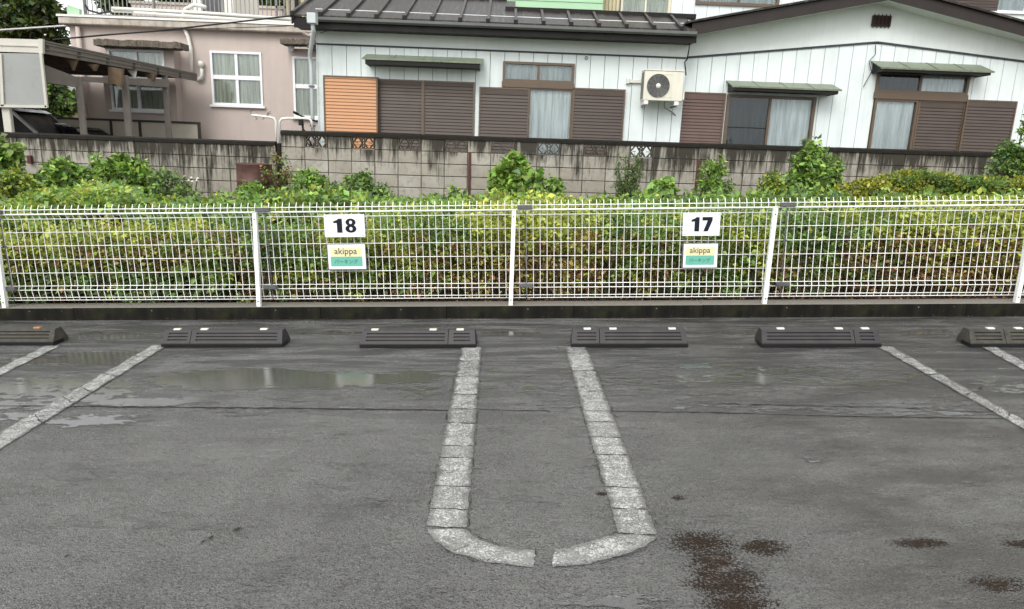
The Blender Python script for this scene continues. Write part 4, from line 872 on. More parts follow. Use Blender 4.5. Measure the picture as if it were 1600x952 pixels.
# cars under the carport
def car(x, y, rot, prof_b, prof_g, wdt, label, paint, trimm):
    c_ = thing('parked_car', label, 'car', (x, y, 0)); c_.rotation_euler = (0, 0, rot)
    part('body', MB().prism([(a, -wdt/2, b) for a, b in prof_b], (0, wdt, 0)), paint, c_)
    gi = [(a, b) for a, b in prof_g]; part('cabin', MB().prism([(a, -wdt/2+.10, b) for a, b in gi], (0, wdt-.20, 0)), 'car_glass', c_)
    rt = [p for p in prof_g if p[1] > max(q[1] for q in prof_g)-.12]; a0_, a1_ = min(p[0] for p in rt), max(p[0] for p in rt); zt = max(q[1] for q in prof_g)
    part('roof', MB().prism([(a0_-.03, -wdt/2+.08, zt-.03), (a1_+.03, -wdt/2+.08, zt-.03), (a1_-.1, -wdt/2+.08, zt+.03), (a0_+.1, -wdt/2+.08, zt+.03)], (0, wdt-.16, 0)), paint, c_)
    for s_ in (-1, 1): part('roof_rail', MB().tube([(a0_+.1, s_*(wdt/2-.14), zt+.03), (a0_+.2, s_*(wdt/2-.14), zt+.07), (a1_-.25, s_*(wdt/2-.14), zt+.07), (a1_-.15, s_*(wdt/2-.14), zt+.03)], .018, 6), trimm, c_)
    k = len(gi); fr0 = gi[-1]; fr1 = gi[-2]
    for s_ in (-1, 1):
        yy = s_*(wdt/2-.095); part('pillar', MB().tube([(fr0[0], yy, fr0[1]), (fr1[0], yy, fr1[1])], .035, 6), trimm, c_)
        for t_ in (.30, .62): xx = gi[0][0]+(fr0[0]-gi[0][0])*t_; part('pillar', bx(xx-.03, xx+.03, yy-.012, yy+.012, gi[0][1], zt-.02), paint, c_)
    for wx in (prof_b[0][0]+.75, max(p[0] for p in prof_b)-.8):
        for s_ in (-1, 1):
            w_ = part('wheel', MB().lathe([(0, -.1), (.30, -.1), (.33, -.07), (.33, .07), (.30, .1), (0, .1)], (wx, s_*(wdt/2-.10), .33), 24, 'y'), 'black', c_, smooth=False)
            part('rim', MB().lathe([(0, -.012), (.19, -.008), (.20, 0)] if s_ < 0 else [(0, .012), (.19, .008), (.20, 0)], (wx, s_*(wdt/2+.004), .33), 16, 'y'), 'car_silver', w_)
    hx = max(p[0] for p in prof_b)
    for s_ in (-1, 1): part('headlight', MB().cbox(hx-.05, hx+.01, s_*(wdt/2-.3)-.14, s_*(wdt/2-.3)+.14, .66, .80, .01), 'car_silver', c_)
    return c_
vb = [(-2.3, .25), (2.2, .25), (2.3, .6), (2.2, .85), (1.3, 1.02), (-2.25, 1.08), (-2.35, .6)]
vg = [(-2.2, 1.06), (-2.1, 1.62), (-1.8, 1.74), (.3, 1.76), (.55, 1.70), (1.25, 1.0)]
cpos = W(100, 200, 14.9); car(cpos[0]-1.35, 15.1, R(8), vb, vg, 1.72, 'dark estate car with silver windscreen pillar under the carport', 'car_black', 'car_silver')
sb_ = [(-2.2, .22), (2.1, .22), (2.25, .5), (2.1, .75), (1.0, .92), (-2.1, .95), (-2.25, .5)]; sg_ = [(-1.7, .93), (-1.1, 1.30), (.1, 1.34), (.35, 1.30), (1.15, .90)]
cpos = W(150, 205, 16.2); c2_ = car(cpos[0]-.55, 16.4, R(6), sb_, sg_, 1.65, 'low black car whose curved silver-edged roof shows just above the wall', 'car_black', 'car_silver'); c2_.location.z = .10
# beige panel screen
prt = thing('panel_screen', 'low beige panel screen in a dark frame between carport posts and pink house', 'screen', (0, 16.95, 0))
s0, s1 = W(90, 184, 16.95), W(310, 191, 16.95); zt = (s0[2]+s1[2])/2; xs2 = [W(v, 188, 16.95)[0] for v in (90, 128, 173, 218, 262, 310)]
for a, b in zip(xs2[:-1], xs2[1:]):
    part('beige_panel', bx(a+.03, b-.03, 0, .02, .2, zt-.04), 'panel_beige', prt)
for a in xs2: part('frame_post', bx(a-.028, a+.028, -.02, .04, 0, zt), 'dark_metal', prt)
part('top_rail', bx(xs2[0]-.03, xs2[-1]+.03, -.024, .044, zt-.04, zt+.01), 'dark_metal', prt)
# white tube arch with twigs and a bicycle behind the wall
ta = thing('tube_arch', 'white bent tube frame rising behind the gap in the block wall', 'frame', (0, 0, 0))
part('bent_tube', MB().tube([W(431, 235, 12.8), W(431, 190, 12.8), W(428, 185, 12.8), W(420, 183, 12.8), W(393, 180, 12.8)], .022, 8), 'white_plastic', ta, smooth=True)
part('bent_tube', MB().tube([W(437, 235, 12.9), W(437, 190, 12.9), W(440, 186, 12.9), W(448, 185, 12.9), W(480, 185, 12.9), W(486, 188, 12.9), W(488, 200, 12.9)], .022, 8), 'white_plastic', ta, smooth=True)
for a, b, c in (((394, 180), (391, 175), (395, 172)), ((398, 181), (402, 186), (399, 188)), ((415, 182), (421, 177), (424, 178)), ((410, 182), (413, 186), (409, 187)), ((420, 183), (418, 177), (423, 174))):
    part('twig', MB().tube([W(*a, 12.8), W(*b, 12.78), W(*c, 12.77)], .006, 4), 'bark', ta)
bp = W(470, 190, 12.95); bk = thing('bicycle', 'black bicycle leaning behind the block wall with its handlebar showing', 'bicycle', (bp[0], 12.95, 0))
hz = W(470, 181, 12.95)[2]
part('handlebar', MB().tube([(-.07, -.1, hz+.04), (0, 0, hz), (.12, .05, hz-.05), (.28, .1, hz-.09)], .016, 8).tube([(-.09, -.12, hz+.055), (-.03, -.04, hz+.02)], .024, 8), 'black', bk)
part('fork', MB().tube([(.02, 0, hz), (.04, 0, hz-.3), (-.1, 0, .33)], .02, 8), 'black', bk); part('brake_housing', MB().cbox(-.03, .05, -.06, .02, hz-.17, hz-.07, .01), 'black', bk)
part('frame', MB().tube([(.05, 0, hz-.25), (.15, 0, hz-.45), (.55, 0, .42), (.8, 0, .9)], .018, 8).tube([(.55, 0, .42), (1.05, 0, .33)], .012, 6), 'black', bk)
part('saddle', MB().cbox(.68, .92, -.07, .07, .9, .95, .02), 'black', bk)
for wx in (-.1, 1.05): part('wheel', MB().lathe([(.30, -.015), (.33, -.015), (.33, .015), (.30, .015), (.30, -.015)], (wx, 0, .33), 28, 'y'), 'black', bk)
# maroon drum
dA, dB = W(372, 290, 11.9), W(425, 290, 11.9); dr = (dB[0]-dA[0])/2; dz1 = W(398, 257, 11.7)[2]
dm = thing('drum', 'rusty maroon steel drum standing in the weeds before the block wall', 'drum', ((dA[0]+dB[0])/2, 11.9, dz1-.86))
part('shell', MB().lathe([(0, .0), (dr, .0), (dr*1.02, .02), (dr, .04), (dr, .29), (dr*1.035, .305), (dr, .32), (dr, .56), (dr*1.035, .575), (dr, .59), (dr, .84), (dr*1.025, .85), (dr*1.025, .87), (dr*.96, .87), (dr*.95, .80), (dr*.9, .1), (0, .1)], n=32), 'drum', dm, smooth=True)
tag(part('wall_box', MB().cbox(W(44, 242, 12.38)[0], W(50, 242, 12.38)[0], 12.33, 12.39, W(47, 256, 12.38)[2], W(47, 243, 12.38)[2], .005), 'rust'), 'small rusty metal box fixed to the left block wall', 'box')
# ================================================================ buildings behind
QY = 17.2
gb = thing('green_house', 'pale green sided house wall showing above the dark roof', 'house', (0, QY, 0))
def bp_(root, nm, mb, mt, Y): o = part(nm, mb, mt, root); o.location = (0, -Y, 0); return o
a = W(760, 22, QY)[0]; b = W(941, 22, QY)[0]; z = W(860, 45, QY)[2]
i = 0
while z < W(860, -60, QY)[2]: bp_(gb, 'siding_board', MB().prism([(a, QY-.012, z+.004), (b, QY-.012, z+.004), (b, QY, z+.145), (a, QY, z+.145)], (0, .03, 0)), 'green_siding', QY); z += .15
bp_(gb, 'wall', bx(a, b, QY+.04, QY+4, 0, z), 'green_siding', QY)
bp_(gb, 'corner_board', bx(W(786, 10, QY)[0]-.04, W(786, 10, QY)[0]+.02, QY-.06, QY-.02, z-3, z), 'white_frame', QY)
ub = thing('rear_house', 'two-storey house with cream corrugated and white upper walls behind the gable', 'house', (0, QY+.6, 0)); UY = QY+.6
zlo, zhi = 1.0, W(1000, -170, UY)[2]
xa, xb = W(942, 10, UY)[0], W(1047, 10, UY)[0]; wr_ = rect(973, 1046, -40, 24, UY)
x = xa; kk = 0
while x < xb:
    if not (wr_[0] < x+.05 < wr_[1]): bp_(ub, 'corrugation', MB().tube([(x, UY, zlo), (x, UY, zhi)], .045, 6), 'cream_siding', UY)
    x += .09
bp_(ub, 'wall', bx(xa-.05, xb, UY+.2, UY+4, zlo, zhi), 'cream_siding', UY)
ww = window(wr_, UY-.02, [.5], fr='cream', cur=['curtain_cream', 'curtain_cream'], rootp=ub); ww.location = (0, -UY, 0)
x = xb+.01; xe = W(1640, 20, UY)[0]
uw1 = rect(1092, 1216, -60, 10, UY); uw2 = rect(1557, 1600, -60, 22, UY); uw2[1] += .8; ush = rect(1368, 1556, -60, 14, UY)
while x < xe:
    rs = [(x+.004, x+.296, zlo, zhi)]
    for h_ in (uw1, uw2): rs = sub(rs, h_)
    mb = MB()
    for q in rs: mb.box(q[0], q[1], UY, UY+.03, q[2], q[3])
    bp_(ub, 'siding_board', mb, 'wall_white', UY); x += .30
mb = MB()
for q in sub(sub([(xb, xe, zlo, zhi)], uw1), uw2): mb.box(q[0], q[1], UY+.034, UY+.1, q[2], q[3])
bp_(ub, 'wall_backing', mb, 'galv', UY)
for rr2, fr2 in ((uw1, 'brown_alu'), (uw2, 'white_frame')):
    ww = window(rr2, UY-.02, [.52], fr=fr2, cur=['curtain_grey', 'curtain_grey'], rootp=ub, fw=.07); ww.location = (0, -UY, 0)
sh_ = bp_(ub, 'shutter', bx(ush[0], ush[1], UY-.06, UY-.01, ush[2], ush[3]), 'shutter', UY)
zz = ush[2]
while zz < ush[3]: part('slat', MB().box(ush[0]+.02, ush[1]-.02, UY-.072, UY-.061, zz+.01, zz+.05), 'shutter', sh_); zz += .065
cs = thing('corrugated_shed', 'cream corrugated wall with a dark post above the left end of the dark roof', 'shed', (0, PY+.8, 0)); CY = PY+.8
x = W(450, 10, CY)[0]; xe2 = W(490, 10, CY)[0]+2.6
bp_(cs, 'wall', bx(x-.02, xe2, CY+.05, CY+3, ptop-.3, ptop+2.4), 'cream_siding', CY)
while x < xe2: bp_(cs, 'corrugation', MB().tube([(x, CY, ptop-.2), (x, CY, ptop+2.4)], .05, 6), 'cream_siding', CY); x += .12
bp_(cs, 'dark_post', bx(W(465, 10, CY)[0]-.04, W(465, 10, CY)[0]+.05, CY-.12, CY-.06, ptop-.2, ptop+2.4), 'black', CY)
ladx = W(444, 10, CY)[0]; bp_(cs, 'antenna_rack', MB().box(ladx-.12, ladx-.08, CY-.3, CY-.26, ptop, ptop+2).box(ladx+.08, ladx+.12, CY-.3, CY-.26, ptop, ptop+2).box(ladx-.12, ladx+.12, CY-.3, CY-.26, ptop+.5, ptop+.55).box(ladx-.12, ladx+.12, CY-.3, CY-.26, ptop+1, ptop+1.05), 'rail', CY)
fb = thing('distant_pink_wall', 'pinkish parapet wall seen through the rooftop railing', 'wall', (0, 24, 0)); a, b = W(205, 10, 24), W(440, 20, 24)
bp_(fb, 'wall', bx(a[0], b[0], 24, 24.3, 2, W(320, 10, 24)[2]), 'pink', 24); bp_(fb, 'coping', bx(a[0]-.05, b[0]+.05, 23.95, 24.35, W(320, 10, 24)[2], W(320, 10, 24)[2]+.08), 'pink_cap', 24)
dh = thing('distant_house', 'small beige house with grey gable roof seen under the carport', 'house', (0, 32, 0)); a, b, c_ = W(60, 130, 32), W(112, 165, 32), W(90, 143, 32)
bp_(dh, 'wall', MB().prism([(a[0]-3, 32, -.5), (b[0], 32, -.5), (b[0], 32, b[2]-.1), (c_[0]-2, 32, c_[2]+1.2), (a[0]-3, 32, c_[2]+.6)], (0, 5, 0)), 'cream_siding', 32)
bp_(dh, 'roof', MB().prism([(c_[0]-2.2, 31.6, c_[2]+1.3), (b[0]+.6, 31.6, b[2]-.2), (b[0]+.6, 31.6, b[2]-.02), (c_[0]-2.2, 31.6, c_[2]+1.5)], (0, 6, 0)), 'rail', 32)
bp_(dh, 'window', frame_mb(b[0]-1.3, b[0]-.5, 1.6, 2.5, 31.95, 32, .08), 'white_frame', 32)
# overhead wires
cable([W(-60, 50, 22), W(0, 47, 22), W(60, 43, 22), W(105, 40, 22)], .03, 'pale overhead wire crossing in front of the tree at the upper left', 'overhead_wire', 'cable_white', 'wire')
cable([W(83, 62, 16.6), W(160, 55, 16.3), W(240, 49, 16), W(330, 39, 15.6), W(400, 31, 15.2), W(462, 24, 14.6)], .018, 'thick black wire running across the pink house front', 'overhead_wire', 'cable', 'wire')
cable([W(83, 63, 16.8), W(150, 57, 16.6), W(230, 50, 16.3), W(320, 45, 16), W(420, 42, 15.6), W(470, 40, 15)], .008, 'thin black wire below the thick one across the pink house', 'overhead_wire', 'cable', 'wire')
# ================================================================ VEGETATION
YG = ((.30, .34, .045), (.22, .28, .04), (.36, .37, .07)); GR = ((.12, .22, .045), (.085, .165, .04), (.18, .26, .055)); DG = ((.030, .070, .022), (.045, .09, .03)); BR = ((.20, .09, .04), (.14, .065, .035), (.30, .19, .08)); LG = ((.19, .32, .06), (.13, .25, .05), (.25, .35, .07)); BG = ((.09, .15, .06), (.12, .18, .08))
def leafmesh(name, C, T_, Nn, size, cols, shape='rhomb', asp=.32):
    """C centres, T_ tip directions, Nn normals, size lengths -> one mesh of small leaves"""
    T_ = T_/np.linalg.norm(T_, axis=1)[:, None]; Sd = np.cross(T_, Nn); Sd /= np.linalg.norm(Sd, axis=1)[:, None]+1e-9; Nn = np.cross(Sd, T_)
    s_ = size[:, None]
    if shape == 'rhomb': loc = [(0, 0, 0), (.45, -asp, .10), (1, 0, -.12), (.45, asp, .10)]; tris = [(0, 1, 2), (0, 2, 3)]
    else: loc = [(0, 0, 0), (-.08, -asp*.8, .05), (.35, -asp*1.2, .08), (1, 0, -.15), (.35, asp*1.2, .08), (-.08, asp*.8, .05)]; tris = [(0, 1, 2), (0, 2, 3), (0, 3, 4), (0, 4, 5)]
    k = len(loc); n_ = len(C); V = np.empty((n_, k, 3))
    for i, (a, b, c) in enumerate(loc): V[:, i] = C+s_*(a*T_+b*Sd+c*Nn)
    me = bpy.data.meshes.new(name); me.vertices.add(n_*k); me.vertices.foreach_set('co', V.ravel())
    tr = np.array(tris); Fc = (np.arange(n_)[:, None, None]*k+tr[None]).reshape(-1, 3); nf = len(Fc)
    me.loops.add(nf*3); me.loops.foreach_set('vertex_index', Fc.ravel()); me.polygons.add(nf); me.polygons.foreach_set('loop_start', np.arange(nf)*3); me.polygons.foreach_set('loop_total', np.full(nf, 3))
    at = me.color_attributes.new('leafcol', 'FLOAT_COLOR', 'POINT'); cc = np.ones((n_, k, 4)); cc[:, :, :3] = cols[:, None, :]; at.data.foreach_set('color', cc.ravel())
    me.update(calc_edges=True); me.validate(); me.materials.append(M['leaf']); return me
def pick(pal, n_, w_=None):
    P_ = np.array(pal); i = rng.integers(0, len(P_), n_) if w_ is None else rng.choice(len(P_), n_, p=w_); return P_[i]*rng.uniform(.4, 1.75, (n_, 1))
def clump_leaves(cc, rad, per, size, upb=.6, drop=.25):
    """leaves round clump centres: tips point outward, normals mostly up"""
    n_ = len(cc)*per; ci = np.repeat(np.arange(len(cc)), per); D = rng.normal(size=(n_, 3)); D /= np.linalg.norm(D, axis=1)[:, None]; D[:, 2] = D[:, 2]*.7+.15
    rr = rad[ci]*rng.uniform(.35, 1, n_)**.6; C = cc[ci]+D*rr[:, None]; T_ = D+rng.normal(size=(n_, 3))*.5; T_[:, 2] -= drop
    Nn = rng.normal(size=(n_, 3))*.55; Nn[:, 2] += upb; Nn[:, 1] -= .35; return C, T_, Nn, size*rng.uniform(.45, 1.6, n_), ci
def noise1(x, s=1.0): return np.sin(x*1.7*s+1.3)*.5+np.sin(x*4.1*s+.4)*.3+np.sin(x*9.3*s+2.2)*.2
# -- front undergrowth right behind the fence
nC = 6400; X = rng.uniform(-6.6, 7.2, nC); U = rng.uniform(0, 1, nC)
Yc = 5.56+np.abs(rng.normal(0, .55, nC)); Yc = np.minimum(Yc, 7.6)
base = .0475*X; top = base+.72-.13/(1+np.exp((X+2.2)*5))+.10*noise1(X)+.05*noise1(X+Yc*2, 2.3)
fr = np.clip((Yc-5.40)/.45, 0, 1)                     # a rounded front face
zz = base+np.where(Yc < 5.9, .10, .02)+(top-base)*U**.75*(.35+.65*np.sqrt(fr)); cc = np.stack([X, Yc, zz], 1)
edge = L2W((0, FY, 0))[1]
C_, T_, N_, S_, ci = clump_leaves(cc, rng.uniform(.035, .095, nC), 28, .034)
hrel = (cc[:, 2]-base)/.8; zone = noise1(X, .9)+rng.normal(0, .35, nC)+noise1(cc[:, 2]*3+X*1.3, 1.7)*.6
kind = np.where(zone > .0, 0, np.where(zone > -.6, 1, 2)); brn = (hrel < .75) & (rng.uniform(0, 1, nC) < .95*(1-hrel)*(1+.8*np.sin(X*1.9+1)))
bg_ = (X < -2.3) & (hrel < .45) & (rng.uniform(0, 1, nC) < .8)
cols = np.empty((len(C_), 3)); kd = kind[ci]
for k, pal in ((0, YG), (1, GR), (2, GR+DG)):
    m_ = kd == k; cols[m_] = pick(pal, m_.sum())
m_ = brn[ci] & (rng.uniform(0, 1, len(ci)) < .7); cols[m_] = pick(BR, m_.sum()); m_ = bg_[ci]; cols[m_] = pick(BG+GR, m_.sum())
m_ = rng.uniform(0, 1, len(ci)) < .06; cols[m_] = pick(((.32, .26, .06), (.3, .33, .1)), m_.sum())
ok = C_[:, 1] > 5.46; S_[bg_[ci]] *= 1.5
o = part('undergrowth', leafmesh('undergrowth', C_[ok], T_[ok], N_[ok], S_[ok], cols[ok]*1.25), None); tag(o, 'dense yellow-green and brown undergrowth filling the strip behind the white fence', kind='stuff')
# twiggy dark stems inside it
mb = MB()
for i in range(900):
    x = random.uniform(-6, 6.5); y = random.uniform(5.5, 6.6); z = .0475*x; h_ = random.uniform(.35, .75); lx, ly = random.uniform(-.15, .15), random.uniform(-.12, .1)
    mb.tube([(x, y, z), (x+lx*.4, y+ly*.4, z+h_*.5), (x+lx, y+ly, z+h_)], [.006, .005, .002], 4, False)
tag(part('undergrowth_stems', mb, 'bark'), 'thin dark stems inside the undergrowth behind the fence', kind='stuff')
# dead leaves on the soil just behind the kerb
n_ = 9000; C_ = np.stack([rng.uniform(-6, 6.5, n_), rng.uniform(5.45, 6.3, n_), np.zeros(n_)], 1); C_[:, 2] = .0475*C_[:, 0]+rng.uniform(.0, .07, n_)+.02
T_ = rng.normal(size=(n_, 3)); T_[:, 2] *= .3; N_ = rng.normal(size=(n_, 3))*.3; N_[:, 2] += 1
tag(part('leaf_litter', leafmesh('leaf_litter', C_, T_, N_, rng.uniform(.015, .04, n_), pick(BR+((.09, .04, .03), (.26, .19, .1)), n_)), None), 'reddish brown leaf litter on the soil behind the kerb', kind='stuff')
# -- middle weeds up to the block wall, top follows the measured skyline
sky_px = [(-200, 285), (0, 300), (50, 292), (110, 288), (160, 282), (210, 292), (280, 303), (340, 306), (440, 297), (480, 293), (560, 293), (610, 306), (700, 308), (760, 302), (850, 300), (900, 308), (960, 304), (1020, 298), (1080, 305), (1180, 300), (1240, 295), (1320, 298), (1420, 296), (1600, 300), (1800, 305)]
skx = np.array([W(a, b, 11.0)[0] for a, b in sky_px]); skz = np.array([W(a, b, 11.0)[2] for a, b in sky_px])
nC = 4200; Yc = 7.2+(rng.uniform(0, 1, nC)**.8)*5.0; X = rng.uniform(-1, 1, nC)*(Yc*.86+.8); zt_ = np.interp(X*11.0/Yc, skx, skz); zt_ = 1.3-(1.3-zt_)*Yc/11.0+.09*noise1(X*1.7+Yc)+.05*np.sin(Yc*5+X*2)-.15
cc = np.stack([X, Yc, zt_-rng.uniform(0, .30, nC)**1.3], 1)
C_, T_, N_, S_, ci = clump_leaves(cc, rng.uniform(.06, .16, nC), 22, .066); zone = noise1(X, .6)+rng.normal(0, .4, nC); kd = np.where(zone > .25, 0, np.where(zone > -.35, 3, np.where(zone > -.7, 1, 2)))[ci]; cols = np.empty((len(C_), 3))
for k, pal in ((0, YG+LG), (1, GR), (2, GR+DG), (3, LG+GR)):
    m_ = kd == k; cols[m_] = pick(pal, m_.sum())
ok = C_[:, 1] < BY-.05
tag(part('weeds', leafmesh('weeds', C_[ok], T_[ok], N_[ok], S_[ok], cols[ok]*1.25), None), 'low green weeds covering the ground up to the block wall', kind='stuff')
# -- plants one can tell apart
def plant(px, pyt, Y, wpx, label, pal, leaf=.06, ncl=60, per=26, shape='rhomb', asp=.32, cat='shrub', name='shrub', form='dome', zb=None, rad=(.06, .13), group=None, drop=.25):
    tp = W(px, pyt, Y); zb = (soilz(tp[0], Y) if zb is None else zb); h_ = tp[2]-zb; rx_ = wpx*Y/F/2
    t = thing(name, label, cat, (tp[0], Y, zb), group)
    a = rng.uniform(0, 2*math.pi, ncl); u = rng.uniform(0, 1, ncl)
    if form == 'dome': hz_ = h_*(1-u**1.6*.75); q = np.sqrt(np.clip(1-(hz_/h_)**2.2, .02, 1)); r_ = rx_*q*rng.uniform(.3, 1, ncl)**.5
    elif form == 'spire': hz_ = h_*rng.uniform(.25, .97, ncl); r_ = rx_*(1-(hz_/h_)**3*.75)*rng.uniform(.15, 1, ncl)*rng.choice([.7, 1., 1.15], ncl)
    else: hz_ = h_*rng.uniform(.3, .98, ncl); r_ = rx_*(.35+.65*hz_/h_)*rng.uniform(.2, 1, ncl)
    cc = np.stack([r_*np.cos(a), r_*np.sin(a)*.8, hz_], 1); cc[:, 1] = np.clip(cc[:, 1], -2, BY-Y-.1)
    ns = max(5, ncl//5); sa = rng.uniform(0, 2*math.pi, ns); sr = rx_*rng.uniform(.1, 1.05, ns); sh_ = h_*rng.uniform(.75, 1.17, ns)*(1-.35*(sr/rx_)**2); shoots = np.stack([sr*np.cos(sa), sr*np.sin(sa)*.6, sh_], 1)
    extra = np.concatenate([shoots-np.array([0, 0, k*.05]) for k in range(6)]); extra[:, 1] = np.clip(extra[:, 1], -2, BY-Y-.1); rads = np.concatenate([rng.uniform(*rad, ncl), np.full(len(extra), .035)]); cc = np.concatenate([cc, extra]); ncl = len(cc)
    C_, T_, N_, S_, ci = clump_leaves(cc, rads*rng.uniform(.7, 1.3, ncl), max(8, int(per*.95)), leaf*.98, drop=drop); keep = (ci < ncl-len(extra)) | (rng.uniform(0, 1, len(ci)) < .4); C_, T_, N_, S_, ci = C_[keep], T_[keep], N_[keep], S_[keep], ci[keep]; shade = rng.uniform(.6, 1.3, ncl)[ci][:, None]
    fo = part('foliage', leafmesh('foliage', C_, T_, N_, S_, pick(pal, len(C_))*shade*1.25, shape, asp), None, t)
    mb = MB()
    for i in range(min(ncl, 26)):
        p = cc[i]; mb.tube([(p[0]*.1, p[1]*.1, 0), (p[0]*.5, p[1]*.5, p[2]*.6), tuple(p)], [.012, .009, .003], 4, False)
    part('stems', mb, 'stem', t); return t
plant(805, 250, 11.4, 90, 'mound of bright green broad-leaved vine before the wall, right of the first rusty post', LG, .085, 90, 24, 'broad', .5, 'vine', 'vine_mound', rad=(.05, .1), drop=.6)
plant(865, 283, 11.3, 60, 'low light green weed at the right foot of the vine mound', LG+GR, .05, 40, cat='weed', name='weed_plant')
plant(1116, 254, 11.2, 62, 'upright leafy green shrub against the wall right of the feathery weed', GR+LG, .07, 62, 24, form='spire', asp=.22)
plant(1205, 281, 11.0, 60, 'small yellowish green shrub left of the tallest leafy shrub', GR+YG, .055, 50)
plant(1268, 238, 11.2, 90, 'tall leafy green shrub reaching the wall coping below the right window', GR+LG, .085, 95, 26, form='spire', asp=.24)
plant(1303, 250, 11.5, 46, 'slim green shrub leaning beside the tallest leafy shrub', GR+LG, .075, 34, 22, form='spire', asp=.24)
plant(1585, 236, 10.6, 88, 'dark green bushy shrub at the right edge over the wall end', GR+DG, .05, 110, 30)
plant(1640, 232, 10.4, 110, 'green shrub cut by the right edge behind the dark bushy one', GR+LG, .05, 90, 26, form='dome')
plant(1596, 196, 11.9, 26, 'thin sprig of light green leaves against the white wall at the right edge', LG, .05, 22, 16, form='spire', rad=(.04, .09), name='sapling', cat='sapling')
plant(10, 228, 10.6, 60, 'straggly green vine climbing at the left edge of the photo', LG+GR, .075, 50, 18, 'broad', .45, 'vine', 'climbing_vine', form='fan', rad=(.05, .11), drop=.5)
plant(20, 275, 10.2, 70, 'leafy weed at the foot of the left climbing vine', GR+YG, .06, 60, cat='weed', name='weed_plant')
plant(95, 262, 10.8, 120, 'bright green weed mound right of the left edge vine', LG+GR, .085, 90, 20, cat='weed', name='weed_plant')
plant(150, 240, 11.2, 40, 'tall thin weed with drooping tip before the left wall', GR+LG, .06, 26, 14, form='spire', rad=(.04, .07), cat='weed', name='weed_plant')
plant(195, 256, 11.0, 130, 'broad green weed clump before the left wall', LG+GR, .095, 110, 20, cat='weed', name='weed_plant', asp=.26)
plant(262, 276, 10.8, 110, 'grey-green weed clump left of the dry stalks', BG+GR, .05, 60, cat='weed', name='weed_plant')
plant(432, 240, 11.6, 50, 'wispy reddish green weed beside the maroon drum', GR+BR, .05, 40, 14, form='spire', rad=(.04, .09), cat='weed', name='weed_plant')
plant(395, 290, 11.2, 60, 'green weed in front of the maroon drum', LG+GR, .055, 36, cat='weed', name='weed_plant')
plant(485, 272, 11.2, 90, 'green weed right of the gap between the walls', GR+LG, .055, 56, cat='weed', name='weed_plant')
plant(565, 278, 11.3, 100, 'dull green leafy weed below the second openwork block', GR+BG, .06, 66, cat='weed', name='weed_plant')
plant(711, 290, 11.6, 24, 'small green weed at the foot of the first rusty post', LG, .05, 18, 16, form='spire', rad=(.04, .08), cat='weed', name='weed_plant')
plant(1035, 287, 11.0, 60, 'low bright green weed between feathery weed and upright shrub', LG, .07, 44, 20, 'broad', .45, cat='weed', name='weed_plant', drop=.6)
# feathery weed
tp = W(985, 232, 11.6); z0 = .02; fw_ = thing('feathery_weed', 'tall feathery green weed before the last openwork block', 'weed', (tp[0], 11.6, z0)); hh = tp[2]-z0; mb = MB(); cs_ = []
for i in range(26):
    lx = random.uniform(-.24, .24); q = random.uniform(.55, 1); mb.tube([(lx*.2, 0, 0), (lx*.6, 0, hh*q*.6), (lx, random.uniform(-.05, .05), hh*q)], [.006, .005, .002], 4, False)
    for k in range(10): cs_.append((lx*(.5+.5*k/10)+random.uniform(-.03, .03), random.uniform(-.05, .05), hh*q*(.4+.6*k/10)))
part('stems', mb, 'stem', fw_); C_, T_, N_, S_, ci = clump_leaves(np.array(cs_), np.full(len(cs_), .03), 14, .045, drop=-.9); part('foliage', leafmesh('foliage', C_, T_, N_, S_, pick(GR+BG, len(C_)), asp=.10), None, fw_)
# dry stalks
ds = thing('dry_stalks', 'dry pale stalks with small white tufts before the left wall', 'weed', (W(290, 290, 11.3)[0], 11.3, 0)); mb = MB(); tf = MB()
for i in range(7):
    e = W(286+i*4+random.uniform(-2, 2), 272+random.uniform(0, 14), 11.3); e[0] -= W(290, 290, 11.3)[0]; mb.tube([(e[0]*.4, 0, 0), (e[0]*.7, 0, e[2]*.6), (e[0], 0, e[2])], .005, 4, False); tf.lathe([(0, -.02), (.02, -.005), (.016, .012), (0, .02)], (e[0], 0, e[2]), 6)
part('stalks', mb, 'stem', ds); part('tufts', tf, 'white_plastic', ds)
# yellow-green clipped hedge, right
def hedge(pa, pb, Ya, label, wd=.7):
    A_, B_ = W(pa, 300, Ya), W(pb, 300, Ya); t = thing('hedge', label, 'hedge', (A_[0], Ya, 0)); L_ = B_[0]-A_[0]; n_ = int(L_*330)
    X = rng.uniform(0, L_, n_); pxs = pa+(pb-pa)*X/L_; pt = np.interp(pxs, [1300, 1340, 1380, 1425, 1470, 1520, 1600, 1700], [303, 287, 281, 270, 276, 282, 284, 288]); zt_ = H-(pt-(240+(pxs-800)*.032))/F*Ya
    Yc = rng.uniform(-wd/2, wd/2, n_); zz = zt_-.02-rng.uniform(0, 1, n_)**2*.5-np.abs(Yc)*.15; cc = np.stack([X, Yc, zz], 1)
    C_, T_, N_, S_, ci = clump_leaves(cc, rng.uniform(.05, .10, n_), 30, .042, drop=-.2); m_ = (noise1(X, 1.4)+rng.normal(0, .4, n_) > -.25)[ci]; cols = np.where(m_[:, None], pick(((.32, .31, .03), (.24, .26, .03), (.18, .21, .03)), len(C_)), pick(GR, len(C_)))
    part('foliage', leafmesh('foliage', C_, T_, N_, S_, cols), None, t); mb = MB()
    for i in range(24): x = L_*(i+.5)/24; mb.tube([(x, 0, 0), (x+random.uniform(-.1, .1), random.uniform(-.1, .1), .5)], .012, 4, False)
    part('stems', mb, 'bark', t)
hedge(1315, 1690, 9.6, 'yellow-green hedge along the fence at the right side')
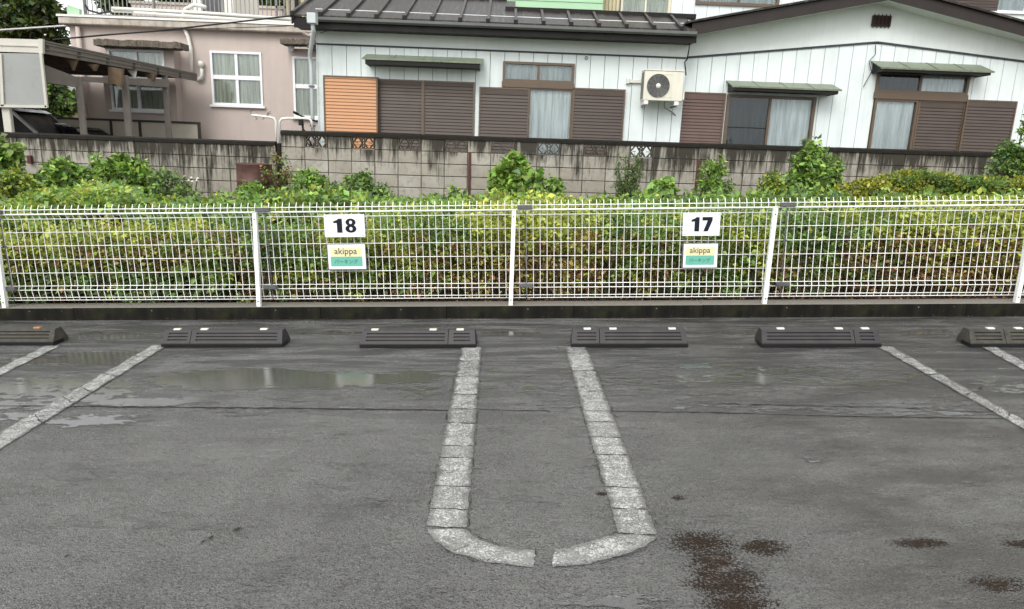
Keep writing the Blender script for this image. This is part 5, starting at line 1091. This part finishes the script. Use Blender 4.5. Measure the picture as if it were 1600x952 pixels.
# trees
def tree(px, py, Y, rpx, label, pal, leaf=.22, ncl=150, per=34, htr=None, sq=.8, name='tree'):
    c_ = W(px, py, Y); rr = rpx*Y/F; t = thing(name, label, 'tree', (c_[0], Y, 0)); top = c_[2]
    D = rng.normal(size=(ncl, 3)); D /= np.linalg.norm(D, axis=1)[:, None]; cc = D*(rng.uniform(.25, 1, ncl)**.55*rr)[:, None]*np.array([1, .8, sq]); cc[:, 2] += top; cc = cc[cc[:, 2] > .8]
    C_, T_, N_, S_, ci = clump_leaves(cc, rng.uniform(.10, .22, len(cc))*rr, per, leaf); sh = rng.uniform(.6, 1.25, len(cc))[ci][:, None]
    part('crown', leafmesh('crown', C_, T_, N_, S_, pick(pal, len(C_))*sh), None, t)
    mb = MB().tube([(0, 0, -.2), (.05*rr, 0, top*.5), (0, 0, top)], [.07*rr+.05, .05*rr+.03, .02*rr], 8)
    for i in range(min(22, len(cc))): p = cc[i]; mb.tube([(0, 0, top*.55), (p[0]*.5, p[1]*.5, (top*.6+p[2])/2), tuple(p)], [.03*rr, .02*rr, .006*rr], 5, False)
    part('trunk', mb, 'bark', t)
TD = ((.035, .065, .018), (.05, .085, .022), (.025, .05, .016)); TY = ((.09, .11, .02), (.06, .09, .02))
tree(30, 30, 26, 62, 'large dark green tree above the carport at the upper left', TD+TY, .22, 80, 40, sq=.75)
tree(-10, 75, 27, 60, 'dark green tree hugging the left edge behind the carport roof', TD, .26, 150, 34)
tree(85, 158, 24, 34, 'green shrubby tree seen under the carport roof', TD+GR, .16, 110, 30)
for a_, b_, c_, lb in ((290, -185, 92, 'tall dark tree rising above the pink house roof, seen in the puddle'), (440, -180, 95, 'tall dark tree above the rooftop railing beside the cream shed'), (590, -185, 95, 'tall dark tree behind the dark roof, left of the green house')):
    tree(a_, b_, 31, c_, lb, TD, .40, 230, 34)
tree(188, 2, 30, 26, 'clipped dark green tree seen through the rooftop railing', TD, .2, 80, 30)
tree(412, 0, 31, 30, 'dark green tree behind the rooftop railing next to the cream shed', TD, .22, 90, 30)
tree(275, -12, 34, 30, 'far green tree rising over the distant pink wall', TD+TY, .25, 80, 30)
# scraps on the asphalt
for i, (px, py, lb) in enumerate(((318, 848, 'left scrap of the pair of black wet leaf scraps on the left asphalt'), (330, 842, 'right scrap of the pair of black wet leaf scraps on the left asphalt'), (371, 829, 'single black wet leaf scrap right of the pair'), (105, 871, 'black leaf scrap nearest the lower left corner'), (1532, 608, 'dark leaf scrap right of the right slanting line'), (1505, 536, 'dark scrap left of the rightmost wheel stop'))):
    p = GL(px, py); r_ = .008+.003*(i % 3)
    mb = MB().add([(-r_, -r_*.3, .0015), (r_*.2, -r_, .003), (r_, r_*.5, .007), (-r_*.1, r_*.8, .004), (0, 0, .008)], [(0, 1, 4), (1, 2, 4), (2, 3, 4), (3, 0, 4), (0, 3, 2, 1)])
    o = part('leaf_scrap', mb, 'deadleaf'); o.matrix_world = ML@Matrix.Translation(Vector((p[0], p[1], .002))); tag(o, lb, 'leaf', 'leaf scraps on the asphalt')
